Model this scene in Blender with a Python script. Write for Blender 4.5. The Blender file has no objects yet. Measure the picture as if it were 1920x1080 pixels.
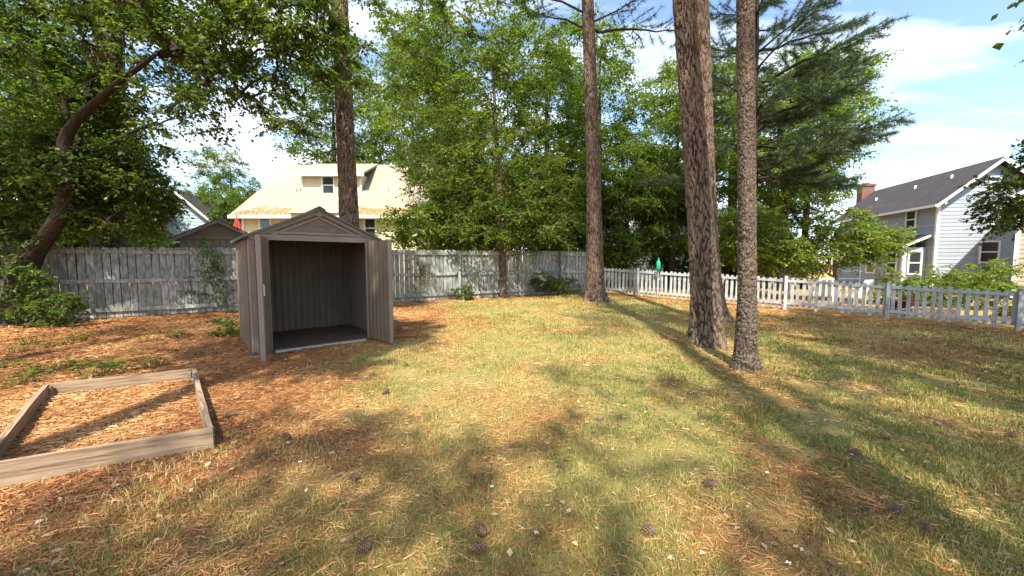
import bpy, math, random
import numpy as np
from mathutils import Vector, Matrix

# ------------------------------------------------------------------ camera, sky, sun, exposure
SC = bpy.context.scene
COL = SC.collection
rng = np.random.default_rng(7)
random.seed(7)

cam_d = bpy.data.cameras.new('camera'); cam = bpy.data.objects.new('camera', cam_d); COL.objects.link(cam)
cam_d.sensor_width = 36.0; cam_d.lens = 36.0 * 710 / 1920
cam_d.clip_start = 0.05; cam_d.clip_end = 2000
cam.location = (0, 0, 1.5)
cam.rotation_euler = (math.radians(90) - math.atan(50 / 710), 0, 0)
SC.camera = cam

SUN_EL = math.radians(54)
SUN_H = Vector((0.10, 1.0, 0)).normalized()            # the way the shadows fall on the ground
world = bpy.data.worlds.new('World'); SC.world = world; world.use_nodes = True
wn = world.node_tree.nodes; wl = world.node_tree.links; wn.clear()
out = wn.new('ShaderNodeOutputWorld'); bg = wn.new('ShaderNodeBackground'); bg.inputs['Strength'].default_value = 0.15
sky = wn.new('ShaderNodeTexSky'); sky.sky_type = 'NISHITA'; sky.sun_disc = False
sky.sun_elevation = SUN_EL; sky.sun_rotation = math.atan2(-SUN_H.x, -SUN_H.y); sky.altitude = 100
sky.air_density = 1.0; sky.dust_density = 1.0; sky.ozone_density = 2.2
tc = wn.new('ShaderNodeTexCoord'); sep = wn.new('ShaderNodeSeparateXYZ'); wl.new(tc.outputs['Generated'], sep.inputs[0])
def wmath(op, a, b=None, clamp=False):
    n = wn.new('ShaderNodeMath'); n.operation = op; n.use_clamp = clamp
    for i, v in enumerate((a, b)):
        if v is None: continue
        if isinstance(v, (int, float)): n.inputs[i].default_value = v
        else: wl.new(v, n.inputs[i])
    return n.outputs[0]
zz = wmath('MAXIMUM', wmath('ADD', sep.outputs[2], 0.12), 0.05)
comb = wn.new('ShaderNodeCombineXYZ')
wl.new(wmath('DIVIDE', sep.outputs[0], zz), comb.inputs[0]); wl.new(wmath('DIVIDE', sep.outputs[1], zz), comb.inputs[1])
mp = wn.new('ShaderNodeMapping'); wl.new(comb.outputs[0], mp.inputs[0])
mp.inputs['Rotation'].default_value = (0, 0, math.radians(38)); mp.inputs['Scale'].default_value = (0.35, 1.1, 1)
mp.inputs['Location'].default_value = (0.9, 0.35, 0)
nz = wn.new('ShaderNodeTexNoise'); nz.inputs['Scale'].default_value = 1.5; nz.inputs['Detail'].default_value = 9
nz.inputs['Roughness'].default_value = 0.56; nz.inputs['Distortion'].default_value = 0.5
wl.new(mp.outputs[0], nz.inputs['Vector'])
cr = wn.new('ShaderNodeValToRGB'); cr.color_ramp.elements[0].position = 0.46; cr.color_ramp.elements[1].position = 0.66
wl.new(nz.outputs['Fac'], cr.inputs[0])
cmix = wn.new('ShaderNodeMix'); cmix.data_type = 'RGBA'
wl.new(wmath('MULTIPLY', cr.outputs[0], 0.92), cmix.inputs[0]); wl.new(sky.outputs[0], cmix.inputs[6])
cmix.inputs[7].default_value = (5.6, 5.7, 5.9, 1)
wl.new(cmix.outputs[2], bg.inputs['Color']); wl.new(bg.outputs[0], out.inputs[0])

sun_d = bpy.data.lights.new('sun', 'SUN'); sun_d.energy = 4.1; sun_d.angle = math.radians(0.8); sun_d.color = (1.0, 0.93, 0.80)
sun = bpy.data.objects.new('sun', sun_d); COL.objects.link(sun)
ld = Vector((SUN_H.x * math.cos(SUN_EL), SUN_H.y * math.cos(SUN_EL), -math.sin(SUN_EL)))
sun.rotation_euler = ld.to_track_quat('-Z', 'Y').to_euler(); sun.location = (0, -20, 40)

SC.view_settings.view_transform = 'Standard'; SC.view_settings.look = 'None'
SC.view_settings.gamma = 1.0; SC.view_settings.use_curve_mapping = False
SC.view_settings.exposure = 1.35
SC.render.engine = 'CYCLES'
SC.cycles.max_bounces = 7; SC.cycles.diffuse_bounces = 4; SC.cycles.glossy_bounces = 2; SC.cycles.transmission_bounces = 4
SC.cycles.use_denoising = True
SC.cycles.caustics_reflective = False; SC.cycles.caustics_refractive = False

# ------------------------------------------------------------------ helpers
def gz(x, y):
    """height of the ground"""
    x = np.asarray(x, float); y = np.asarray(y, float)
    base = 0.01 * np.clip(y, 0, 30) - 0.036 * np.clip(x - 2, 0, 22)
    near = 0.016 * np.sin(1.7 * x + 0.6 * y) * np.sin(1.3 * y - 0.5 * x) + 0.008 * np.sin(4.1 * x + 2.2 * y + 1) + 0.006 * np.sin(5.3 * y - 2.9 * x)
    mound = 0
    for tx, ty in ((3.16, 5.04), (3.35, 6.43), (5.12, 9.4), (2.87, 12.9), (-4.35, 10.3), (-11.0, 8.4)):
        mound = mound + 0.07 * np.exp(-((x - tx) ** 2 + (y - ty) ** 2) / 0.30)
    return base + near + mound
def gzf(x, y): return float(gz(x, y))

def make_mesh(name, verts, faces=None, quads=None, tris=None, attrs=None, smooth=False):
    """quads / tris: (n,4) / (n,3) index arrays (fast path); faces: python lists"""
    me = bpy.data.meshes.new(name)
    if faces is not None:
        me.from_pydata([tuple(v) for v in verts], [], [tuple(f) for f in faces])
    else:
        verts = np.asarray(verts, np.float32)
        me.vertices.add(len(verts)); me.vertices.foreach_set('co', verts.ravel())
        idx, starts, s = [], [], 0
        for arr in (quads, tris):
            if arr is None or len(arr) == 0: continue
            arr = np.asarray(arr, np.int32); k = arr.shape[1]
            idx.append(arr.ravel()); starts.append(s + k * np.arange(len(arr), dtype=np.int32)); s += arr.size
        idx = np.concatenate(idx); starts = np.concatenate(starts)
        me.loops.add(len(idx)); me.loops.foreach_set('vertex_index', idx)
        me.polygons.add(len(starts)); me.polygons.foreach_set('loop_start', starts)
        me.update(calc_edges=True)
    if attrs:
        for k, (dom, val) in attrs.items():
            a = me.attributes.new(k, 'FLOAT', dom); a.data.foreach_set('value', np.asarray(val, np.float32))
    if smooth:
        me.polygons.foreach_set('use_smooth', np.ones(len(me.polygons), bool))
    me.update()
    return me
def link(name, me, mat=None, parent=None, loc=None, rotz=0.0, kind=None):
    o = bpy.data.objects.new(name, me); COL.objects.link(o)
    if mat is not None and me is not None and len(me.materials) == 0: me.materials.append(mat)
    if parent is not None: o.parent = parent
    if loc is not None: o.location = loc
    if rotz: o.rotation_euler = (0, 0, rotz)
    if kind: o['kind'] = kind
    return o
def thing(name, label, cat, loc=(0, 0, 0), rotz=0.0, group=None):
    o = bpy.data.objects.new(name, None); COL.objects.link(o); o.location = loc; o.rotation_euler = (0, 0, rotz)
    o.empty_display_size = 0.2
    return tag(o, label, cat, group)
def tag(o, label, cat, group=None):
    o['label'] = label; o['category'] = cat
    if group: o['group'] = group
    return o
def copy_thing(root, loc, rotz=0.0, scale=1.0, label=None):
    r = root.copy(); COL.objects.link(r); r.location = loc; r.rotation_euler = (0, 0, rotz); r.scale = (scale,) * 3
    if label: r['label'] = label
    for ch in list(root.children):
        c = ch.copy(); COL.objects.link(c); c.parent = r
        for g in list(ch.children):
            d = g.copy(); COL.objects.link(d); d.parent = c
    return r

class MB:
    """collects simple solids into ONE mesh"""
    def __init__(s): s.v = []; s.f = []
    def add(s, v, f):
        o = len(s.v); s.v += [tuple(p) for p in v]; s.f += [tuple(i + o for i in q) for q in f]; return s
    def box(s, x0, x1, y0, y1, z0, z1, M=None):
        v = [(x, y, z) for z in (z0, z1) for y in (y0, y1) for x in (x0, x1)]
        if M is not None: v = [tuple(M @ Vector(p)) for p in v]
        return s.add(v, [(0, 2, 3, 1), (4, 5, 7, 6), (0, 1, 5, 4), (2, 6, 7, 3), (0, 4, 6, 2), (1, 3, 7, 5)])
    def bevbox(s, x0, x1, y0, y1, z0, z1, b=0.004, M=None):
        """box with chamfered vertical edges and top"""
        xs = [(x0 + b, y0), (x1 - b, y0), (x1, y0 + b), (x1, y1 - b), (x1 - b, y1), (x0 + b, y1), (x0, y1 - b), (x0, y0 + b)]
        cx, cy = (x0 + x1) / 2, (y0 + y1) / 2
        v = [(x, y, z0) for x, y in xs] + [(x, y, z1 - b) for x, y in xs]
        v += [(x + (b if x < cx else -b) * (abs(x - cx) > 1e-6), y + (b if y < cy else -b), z1) for x, y in xs]
        if M is not None: v = [tuple(M @ Vector(p)) for p in v]
        f = [tuple(range(7, -1, -1)), tuple(range(16, 24))]
        for r in (0, 8):
            for i in range(8): f.append((r + i, r + (i + 1) % 8, r + 8 + (i + 1) % 8, r + 8 + i))
        return s.add(v, f)
    def prism(s, poly, d0, d1, axis='y', M=None):
        """poly in the plane across the axis, extruded from d0 to d1"""
        def p3(a, b, d): return {'y': (a, d, b), 'x': (d, a, b), 'z': (a, b, d)}[axis]
        n = len(poly)
        v = [p3(a, b, d0) for a, b in poly] + [p3(a, b, d1) for a, b in poly]
        if M is not None: v = [tuple(M @ Vector(p)) for p in v]
        f = [tuple(range(n)), tuple(range(2 * n - 1, n - 1, -1))] + [(i, i + n, (i + 1) % n + n, (i + 1) % n) for i in range(n)]
        return s.add(v, f)
    def tube(s, pts, rad, sides=6):
        v, q = tube(np.array(pts, float), np.broadcast_to(np.array(rad, float), (len(pts),)), sides)
        s.add(v, q)
        n = len(pts)
        s.f.append(tuple(len(s.v) - sides + i for i in range(sides)))
        return s
    def mesh(s, name, smooth=False): return make_mesh(name, s.v, faces=s.f, smooth=smooth)
    def build(s, name, mat, parent=None, loc=None, rotz=0.0, smooth=False, kind=None):
        return link(name, s.mesh(name, smooth), mat, parent, loc, rotz, kind)

def tube(P, R, sides):
    n = len(P); T = np.gradient(P, axis=0); T /= np.linalg.norm(T, axis=1)[:, None] + 1e-9
    ref = np.array([0.31, 0.95, 0.05]) if abs(T[:, 2]).mean() > 0.6 else np.array([0.05, 0.1, 1.0])
    A = np.cross(T, ref); A /= np.linalg.norm(A, axis=1)[:, None] + 1e-9; B = np.cross(T, A)
    th = np.linspace(0, 2 * math.pi, sides, endpoint=False)
    V = P[:, None, :] + R[:, None, None] * (np.cos(th)[None, :, None] * A[:, None, :] + np.sin(th)[None, :, None] * B[:, None, :])
    i = np.arange(n - 1)[:, None] * sides; j = np.arange(sides)[None, :]; jn = (j + 1) % sides
    Q = np.stack([i + j, i + jn, i + sides + jn, i + sides + j], -1).reshape(-1, 4)
    return V.reshape(-1, 3), Q

# ------------------------------------------------------------------ materials
class Mat:
    def __init__(s, name):
        s.m = bpy.data.materials.new(name); s.m.use_nodes = True; s.n = s.m.node_tree.nodes; s.l = s.m.node_tree.links; s.n.clear()
        s.out = s.n.new('ShaderNodeOutputMaterial')
        s.b = s.n.new('ShaderNodeBsdfPrincipled'); s.l.new(s.b.outputs[0], s.out.inputs[0])
        s.b.inputs['Specular IOR Level'].default_value = 0.25
    def node(s, t, **kw):
        n = s.n.new(t)
        for k, v in kw.items():
            if k in n.inputs: n.inputs[k].default_value = v
            else: setattr(n, k, v)
        return n
    def coords(s, scale=(1, 1, 1), out='Object'):
        t = s.node('ShaderNodeTexCoord'); m = s.node('ShaderNodeMapping'); m.inputs['Scale'].default_value = scale
        s.l.new(t.outputs[out], m.inputs[0]); return m.outputs[0]
    def rand_coords(s, scale):
        """object coordinates shifted per object, so that alike pieces do not repeat"""
        t = s.node('ShaderNodeTexCoord'); oi = s.node('ShaderNodeObjectInfo'); a = s.node('ShaderNodeVectorMath', operation='ADD')
        mu = s.node('ShaderNodeMath', operation='MULTIPLY'); mu.inputs[1].default_value = 37.0
        s.l.new(oi.outputs['Random'], mu.inputs[0]); s.l.new(t.outputs['Object'], a.inputs[0]); s.l.new(mu.outputs[0], a.inputs[1])
        m = s.node('ShaderNodeMapping'); m.inputs['Scale'].default_value = scale; s.l.new(a.outputs[0], m.inputs[0]); return m.outputs[0]
    def noise(s, vec, scale, detail=5, rough=0.55, dist=0.0):
        n = s.node('ShaderNodeTexNoise'); n.inputs['Scale'].default_value = scale; n.inputs['Detail'].default_value = detail
        n.inputs['Roughness'].default_value = rough; n.inputs['Distortion'].default_value = dist; s.l.new(vec, n.inputs['Vector']); return n.outputs['Fac']
    def ramp(s, fac, stops):
        r = s.node('ShaderNodeValToRGB'); e = r.color_ramp.elements
        while len(e) < len(stops): e.new(0.5)
        for el, (p, c) in zip(e, stops):
            el.position = p; el.color = (*c, 1) if len(c) == 3 else c
        s.l.new(fac, r.inputs[0]); return r.outputs[0]
    def val(s, fac, lo, hi, a=0.0, b=1.0):
        m = s.node('ShaderNodeMapRange'); m.inputs[1].default_value = lo; m.inputs[2].default_value = hi; m.inputs[3].default_value = a; m.inputs[4].default_value = b
        s.l.new(fac, m.inputs[0]); return m.outputs[0]
    def mix(s, fac, a, b, blend='MIX'):
        m = s.node('ShaderNodeMix', data_type='RGBA', blend_type=blend)
        for i, v in ((0, fac), (6, a), (7, b)):
            if isinstance(v, (int, float)): m.inputs[i].default_value = v
            elif isinstance(v, tuple): m.inputs[i].default_value = (*v, 1)
            else: s.l.new(v, m.inputs[i])
        return m.outputs[2]
    def attr(s, name): return s.node('ShaderNodeAttribute', attribute_name=name).outputs['Fac']
    def objrand(s): return s.node('ShaderNodeObjectInfo').outputs['Random']
    def bump(s, h, strength=0.4, dist=0.01):
        b = s.node('ShaderNodeBump'); b.inputs['Strength'].default_value = strength; b.inputs['Distance'].default_value = dist
        s.l.new(h, b.inputs['Height']); s.l.new(b.outputs[0], s.b.inputs['Normal']); return s
    def color(s, c):
        if isinstance(c, tuple): s.b.inputs['Base Color'].default_value = (*c, 1)
        else: s.l.new(c, s.b.inputs['Base Color'])
        return s
    def rough(s, r):
        if isinstance(r, (int, float)): s.b.inputs['Roughness'].default_value = r
        else: s.l.new(r, s.b.inputs['Roughness'])
        return s

def leaf_mat(name, stops, trans=0.45, rough=0.45, tcol=(1.5, 1.7, 0.6)):
    k = Mat(name); c = k.ramp(k.attr('tint'), stops); k.color(c).rough(rough); k.b.inputs['Specular IOR Level'].default_value = 0.35
    t = k.node('ShaderNodeBsdfTranslucent'); k.l.new(k.mix(1.0, c, tcol, 'MULTIPLY'), t.inputs[0])
    m = k.node('ShaderNodeMixShader'); m.inputs[0].default_value = trans
    k.l.new(k.b.outputs[0], m.inputs[1]); k.l.new(t.outputs[0], m.inputs[2]); k.l.new(m.outputs[0], k.out.inputs[0])
    return k.m
M = {}
M['leaf'] = leaf_mat('leaf_green', [(0, (0.045, 0.080, 0.014)), (0.5, (0.10, 0.155, 0.024)), (1, (0.20, 0.235, 0.04))], trans=0.5, tcol=(1.7, 1.75, 0.5))
M['leaf_dark'] = leaf_mat('leaf_dark_green', [(0, (0.030, 0.056, 0.013)), (0.5, (0.075, 0.122, 0.022)), (1, (0.17, 0.20, 0.035))], trans=0.5, tcol=(1.6, 1.7, 0.55))
M['leaf_yellow'] = leaf_mat('leaf_yellow_green', [(0, (0.07, 0.11, 0.018)), (0.5, (0.14, 0.19, 0.03)), (1, (0.25, 0.26, 0.05))])
M['needle'] = leaf_mat('pine_needles', [(0, (0.028, 0.052, 0.022)), (0.6, (0.055, 0.09, 0.034)), (1, (0.10, 0.125, 0.04))], trans=0.25)
M['grass'] = leaf_mat('grass_blades', [(0, (0.06, 0.115, 0.018)), (0.4, (0.125, 0.185, 0.032)), (0.62, (0.27, 0.265, 0.062)), (0.8, (0.48, 0.38, 0.14)), (1, (0.62, 0.49, 0.23))], trans=0.3, tcol=(1.2, 1.25, 0.8))
M['straw'] = leaf_mat('pine_straw', [(0, (0.13, 0.055, 0.022)), (0.35, (0.36, 0.155, 0.056)), (0.75, (0.54, 0.285, 0.11)), (1, (0.62, 0.40, 0.18))], trans=0.15, rough=0.55, tcol=(1, .9, .8))
M['dead_leaf'] = leaf_mat('dead_leaves', [(0, (0.25, 0.13, 0.06)), (0.6, (0.46, 0.31, 0.16)), (1, (0.66, 0.53, 0.34))], trans=0.2, tcol=(1, .9, .7))

def ground_mat():
    k = Mat('ground_soil'); v = k.coords()
    g = k.attr('grassy')
    n1 = k.noise(v, 3.0, 6); n2 = k.noise(v, 38.0, 5, 0.7); n3 = k.noise(k.coords((1, 2.6, 1)), 95.0, 4, 0.75, 0.6)
    straw = k.ramp(n3, [(0.30, (0.12, 0.050, 0.021)), (0.46, (0.35, 0.155, 0.06)), (0.60, (0.53, 0.275, 0.108)), (0.75, (0.64, 0.40, 0.18))])
    straw = k.mix(k.val(n1, 0.35, 0.7), straw, k.mix(0.5, straw, (0.40, 0.21, 0.085)))
    grass = k.ramp(n3, [(0.30, (0.075, 0.085, 0.025)), (0.45, (0.25, 0.225, 0.075)), (0.60, (0.45, 0.36, 0.135)), (0.76, (0.60, 0.48, 0.22))])
    c = k.mix(k.val(g, 0.2, 0.85), straw, grass)
    c = k.mix(k.val(n2, 0.60, 0.75, 0, 0.35), c, (0.10, 0.065, 0.035))
    k.color(c).rough(0.95); k.b.inputs['Specular IOR Level'].default_value = 0.05
    h = k.node('ShaderNodeMath', operation='ADD'); k.l.new(n2, h.inputs[0]); k.l.new(n3, h.inputs[1])
    k.bump(h.outputs[0], 0.8, 0.02); return k.m
M['ground'] = ground_mat()

def bark_mat(name, plate, crack, scale=1.0):
    k = Mat(name); v = k.coords((1, 1, 0.45)); n = k.noise(v, 26 * scale, 6, 0.7); n2 = k.noise(k.coords((1, 1, 0.5)), 3.0, 3)
    p = k.attr('plate')
    c = k.mix(k.val(p, 0.12, 0.72), crack, k.mix(k.val(n, 0.35, 0.68), tuple(0.62 * a for a in plate), plate))
    c = k.mix(k.val(n2, 0.45, 0.7, 0, 0.5), c, k.mix(0.5, c, tuple(a * f for a, f in zip(plate, (1.15, 0.95, 0.8)))))
    k.color(c).rough(0.92); k.b.inputs['Specular IOR Level'].default_value = 0.1
    vo = k.node('ShaderNodeTexVoronoi', feature='DISTANCE_TO_EDGE'); vo.inputs['Scale'].default_value = 17 * scale
    k.l.new(k.coords((1, 1, 0.5)), vo.inputs['Vector'])
    h = k.node('ShaderNodeMath', operation='ADD'); k.l.new(k.val(vo.outputs[0], 0, 0.18), h.inputs[0]); k.l.new(n, h.inputs[1])
    k.bump(h.outputs[0], 0.7, 0.012); return k.m
M['pine_bark'] = bark_mat('pine_bark', (0.205, 0.150, 0.114), (0.042, 0.028, 0.021))
M['pine_bark_grey'] = bark_mat('pine_bark_grey', (0.185, 0.143, 0.112), (0.038, 0.027, 0.021), 1.2)
M['bark'] = bark_mat('smooth_bark', (0.17, 0.13, 0.095), (0.09, 0.065, 0.045), 1.6)
M['bark_dark'] = bark_mat('dark_bark', (0.062, 0.047, 0.035), (0.03, 0.023, 0.017), 1.2)

def old_paint_wood(name, paint, wood, green=0.35, cover=0.5):
    k = Mat(name); v = k.rand_coords((3.5, 3.5, 0.9)); n = k.noise(v, 5.0, 6, 0.6); g = k.noise(k.rand_coords((60, 60, 2.2)), 3.0, 4, 0.6); st = k.noise(k.rand_coords((2, 2, 0.8)), 2.2, 4)
    c = k.mix(k.val(n, cover - 0.06, cover + 0.10), k.mix(k.val(g, 0.3, 0.7), tuple(0.72 * a for a in wood), wood), k.mix(k.val(g, 0.35, 0.75), paint, tuple(0.86 * a for a in paint)))
    c = k.mix(k.val(st, 0.48, 0.72, 0, green), c, (0.17, 0.19, 0.12))
    hs = k.node('ShaderNodeHueSaturation'); k.l.new(k.val(k.objrand(), 0, 1, 0.78, 1.12), hs.inputs['Value']); k.l.new(c, hs.inputs['Color'])
    k.color(hs.outputs[0]).rough(0.85); k.bump(g, 0.35, 0.004); return k.m
M['fence_wood'] = old_paint_wood('weathered_fence_paint', (0.37, 0.385, 0.365), (0.22, 0.22, 0.195), 0.6, 0.47)
M['picket_wood'] = old_paint_wood('weathered_picket_paint', (0.46, 0.485, 0.485), (0.34, 0.345, 0.335), 0.30, 0.42)
M['bed_wood'] = old_paint_wood('bare_grey_plank', (0.46, 0.36, 0.25), (0.34, 0.25, 0.165), 0.15, 0.5)
def plank_grain():
    k = Mat('plank_grain'); v = k.rand_coords((0.8, 12, 15)); n = k.noise(v, 2.4, 7, 0.66, 0.9); st = k.noise(k.rand_coords((1, 1, 1)), 2.0, 4)
    c = k.ramp(n, [(0.31, (0.05, 0.034, 0.022)), (0.41, (0.19, 0.13, 0.08)), (0.53, (0.29, 0.21, 0.135)), (0.76, (0.39, 0.30, 0.20))])
    c = k.mix(k.val(st, 0.5, 0.75, 0, 0.5), c, (0.26, 0.22, 0.16))
    k.color(c).rough(0.9); k.bump(n, 0.5, 0.006); return k.m
M['bed_wood'] = plank_grain()

def plain(name, col, rough=0.6, var=0.12, scale=6.0, bump=0.0, spec=0.25):
    k = Mat(name); n = k.noise(k.rand_coords((1, 1, 1)), scale, 5, 0.6)
    k.color(k.mix(k.val(n, 0.3, 0.7), tuple(a * (1 - var) for a in col), tuple(min(1, a * (1 + var)) for a in col))).rough(rough)
    k.b.inputs['Specular IOR Level'].default_value = spec
    if bump: k.bump(n, bump, 0.01)
    return k.m
def shed_mat():
    k = Mat('shed_panel_resin'); n = k.noise(k.coords((1, 1, 0.35)), 4.0, 5, 0.6); f = k.noise(k.coords((30, 30, 3)), 6.0, 4)
    c = k.mix(k.val(n, 0.35, 0.72), (0.130, 0.098, 0.069), (0.175, 0.137, 0.102)); c = k.mix(k.val(f, 0.55, 0.8, 0, 0.2), c, (0.13, 0.10, 0.075))
    sp = k.node('ShaderNodeSeparateXYZ'); k.l.new(k.coords(), sp.inputs[0]); dn = k.noise(k.coords(), 9.0, 5, 0.7)
    ad = k.node('ShaderNodeMath', operation='MULTIPLY_ADD'); k.l.new(dn, ad.inputs[0]); ad.inputs[1].default_value = -0.5; k.l.new(sp.outputs[2], ad.inputs[2])
    c = k.mix(k.val(ad.outputs[0], -0.22, 0.02, 0.65, 0), c, (0.20, 0.115, 0.06))
    k.color(c).rough(0.62); k.bump(f, 0.12, 0.003); return k.m
M['shed'] = shed_mat()
M['shed_light'] = plain('shed_trim_resin', (0.225, 0.183, 0.145), 0.6, 0.08)
M['shed_roof'] = plain('shed_roof_resin', (0.105, 0.10, 0.10), 0.55, 0.15)
M['shed_floor'] = plain('shed_floor_resin', (0.095, 0.073, 0.055), 0.65, 0.3)
M['metal'] = plain('dull_metal', (0.45, 0.44, 0.42), 0.4, 0.1)
def siding_mat(name, col):
    k = Mat(name); n = k.noise(k.rand_coords((0.5, 0.5, 3)), 3.0, 5, 0.6)
    hs = k.node('ShaderNodeHueSaturation'); k.l.new(k.val(k.objrand(), 0, 1, 0.94, 1.05), hs.inputs['Value'])
    k.l.new(k.mix(k.val(n, 0.3, 0.75), col, tuple(a * 0.88 for a in col)), hs.inputs['Color'])
    k.color(hs.outputs[0]).rough(0.7); return k.m
M['siding_cream'] = siding_mat('siding_cream', (0.66, 0.58, 0.38))
M['siding_blue'] = siding_mat('siding_blue_grey', (0.33, 0.375, 0.43))
M['siding_tan'] = siding_mat('siding_tan', (0.46, 0.36, 0.27))
M['siding_white'] = siding_mat('siding_white', (0.72, 0.70, 0.70))
M['siding_pale_blue'] = siding_mat('siding_pale_blue', (0.38, 0.48, 0.52))
M['trim'] = plain('white_trim_paint', (0.76, 0.76, 0.74), 0.5, 0.05)
def shingle_mat(name, a, b):
    k = Mat(name); br = k.node('ShaderNodeTexBrick'); br.inputs['Scale'].default_value = 3.2; br.inputs['Mortar Size'].default_value = 0.012
    br.inputs['Color1'].default_value = (*a, 1); br.inputs['Color2'].default_value = (*b, 1); br.inputs['Mortar'].default_value = (*[0.5 * c for c in a], 1)
    br.inputs['Row Height'].default_value = 0.45; k.l.new(k.coords(), br.inputs['Vector'])
    n = k.noise(k.coords(), 1.1, 6, 0.6); c = k.mix(k.val(n, 0.4, 0.7, 0, 0.4), br.outputs['Color'], k.mix(0.5, br.outputs['Color'], (0.12, 0.11, 0.10)))
    k.color(c).rough(0.9); k.bump(br.outputs['Fac'], 0.3, -0.02); return k.m
M['roof_tan'] = shingle_mat('shingles_tan', (0.40, 0.345, 0.235), (0.33, 0.28, 0.195))
M['roof_dark'] = shingle_mat('shingles_dark', (0.062, 0.052, 0.054), (0.045, 0.040, 0.042))
def brick_mat():
    k = Mat('brick_masonry'); br = k.node('ShaderNodeTexBrick'); br.inputs['Scale'].default_value = 4.5
    br.inputs['Color1'].default_value = (0.20, 0.075, 0.05, 1); br.inputs['Color2'].default_value = (0.14, 0.055, 0.038, 1); br.inputs['Mortar'].default_value = (0.27, 0.23, 0.19, 1)
    t = k.node('ShaderNodeTexCoord'); sp = k.node('ShaderNodeSeparateXYZ'); cb = k.node('ShaderNodeCombineXYZ'); k.l.new(t.outputs['Object'], sp.inputs[0])
    ad = k.node('ShaderNodeMath', operation='ADD'); k.l.new(sp.outputs[0], ad.inputs[0]); k.l.new(sp.outputs[1], ad.inputs[1])
    k.l.new(ad.outputs[0], cb.inputs[0]); k.l.new(sp.outputs[2], cb.inputs[1]); k.l.new(cb.outputs[0], br.inputs['Vector'])
    k.color(br.outputs['Color']).rough(0.9); k.bump(br.outputs['Fac'], 0.4, -0.01); return k.m
M['brick'] = brick_mat()
def glass_mat():
    k = Mat('window_glass'); k.color((0.03, 0.035, 0.04)).rough(0.06); k.b.inputs['Specular IOR Level'].default_value = 0.6; return k.m
M['glass'] = glass_mat()
M['red_cloth'] = plain('red_cloth', (0.62, 0.07, 0.06), 0.8)
M['red_paint'] = plain('red_paint', (0.13, 0.012, 0.012), 0.45)
M['white_paint'] = plain('white_paint', (0.78, 0.78, 0.76), 0.5)
M['green_plastic'] = plain('green_plastic', (0.02, 0.36, 0.17), 0.3, 0.1)
M['timber'] = plain('brown_timber', (0.30, 0.17, 0.10), 0.9, 0.25, 9)
M['red_wood'] = plain('reddish_board', (0.36, 0.13, 0.07), 0.85, 0.25, 12)
M['cone'] = plain('pine_cone_scale', (0.21, 0.135, 0.085), 0.85, 0.35, 60)
M['stick'] = plain('dry_stick', (0.24, 0.17, 0.115), 0.9, 0.3, 20)
M['petal'] = plain('white_petal', (0.80, 0.76, 0.74), 0.7)

# ------------------------------------------------------------------ noise in numpy (for where the grass grows)
_T = np.random.default_rng(11).random((256, 256))
def vnoise(x, y):
    xi = np.floor(x).astype(int); yi = np.floor(y).astype(int); fx = x - xi; fy = y - yi
    fx = fx * fx * (3 - 2 * fx); fy = fy * fy * (3 - 2 * fy)
    g = lambda a, b: _T[a % 256, b % 256]
    return (g(xi, yi) * (1 - fx) + g(xi + 1, yi) * fx) * (1 - fy) + (g(xi, yi + 1) * (1 - fx) + g(xi + 1, yi + 1) * fx) * fy
def fbm(x, y): return (vnoise(x, y) + 0.5 * vnoise(2.1 * x + 7, 2.1 * y + 3) + 0.25 * vnoise(4.3 * x + 1, 4.3 * y + 9)) / 1.75
def sstep(a, b, t): t = np.clip((t - a) / (b - a), 0, 1); return t * t * (3 - 2 * t)
FENCE_A = np.array([-10.9, 8.9]); FENCE_D = np.array([0.8845, 0.4665]); FENCE_L = 16.5        # tall fence, to the corner
PICK_A = FENCE_A + FENCE_D * FENCE_L; PICK_D = np.array([0.81, -0.5865])
def fence_dist(x, y): return -(x - FENCE_A[0]) * FENCE_D[1] + (y - FENCE_A[1]) * FENCE_D[0]   # > 0 beyond it
def pick_dist(x, y): return (x - PICK_A[0]) * -PICK_D[1] + (y - PICK_A[1]) * PICK_D[0]
def grassy(x, y):
    n = fbm(x * 0.9 + 20, y * 0.9 + 5); n2 = fbm(x * 2.6 + 3, y * 2.6 + 40)
    edge = sstep(-2.9, -0.4, x + 0.9 * (n - 0.5) * 2 + 0.10 * (y - 3))
    g = edge * (0.70 + 0.9 * (n - 0.42)) + 0.7 * (n2 - 0.5) * edge
    g *= 1 - 0.5 * sstep(4.2, 7.0, x) * sstep(4.0, 7.0, y)
    for tx, ty in ((3.16, 5.04), (3.35, 6.43), (5.12, 9.4), (2.87, 12.9), (-0.37, 14.45)): g *= 1 - 0.75 * np.exp(-((x - tx) ** 2 + (y - ty) ** 2) / 0.25)
    fd = fence_dist(x, y); pd = pick_dist(x, y)
    g *= 1 - 0.85 * sstep(-1.6, -0.3, fd) * (fd < 0.4)
    g *= 1 - 0.8 * sstep(-2.0, -0.3, pd) * (pd < 0.4)
    out = np.maximum(sstep(0.3, 1.0, pd), sstep(0.4, 1.2, fd))
    return np.clip(g * (1 - out) + out * (0.55 + 0.5 * (n - 0.5)), 0, 1)

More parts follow.
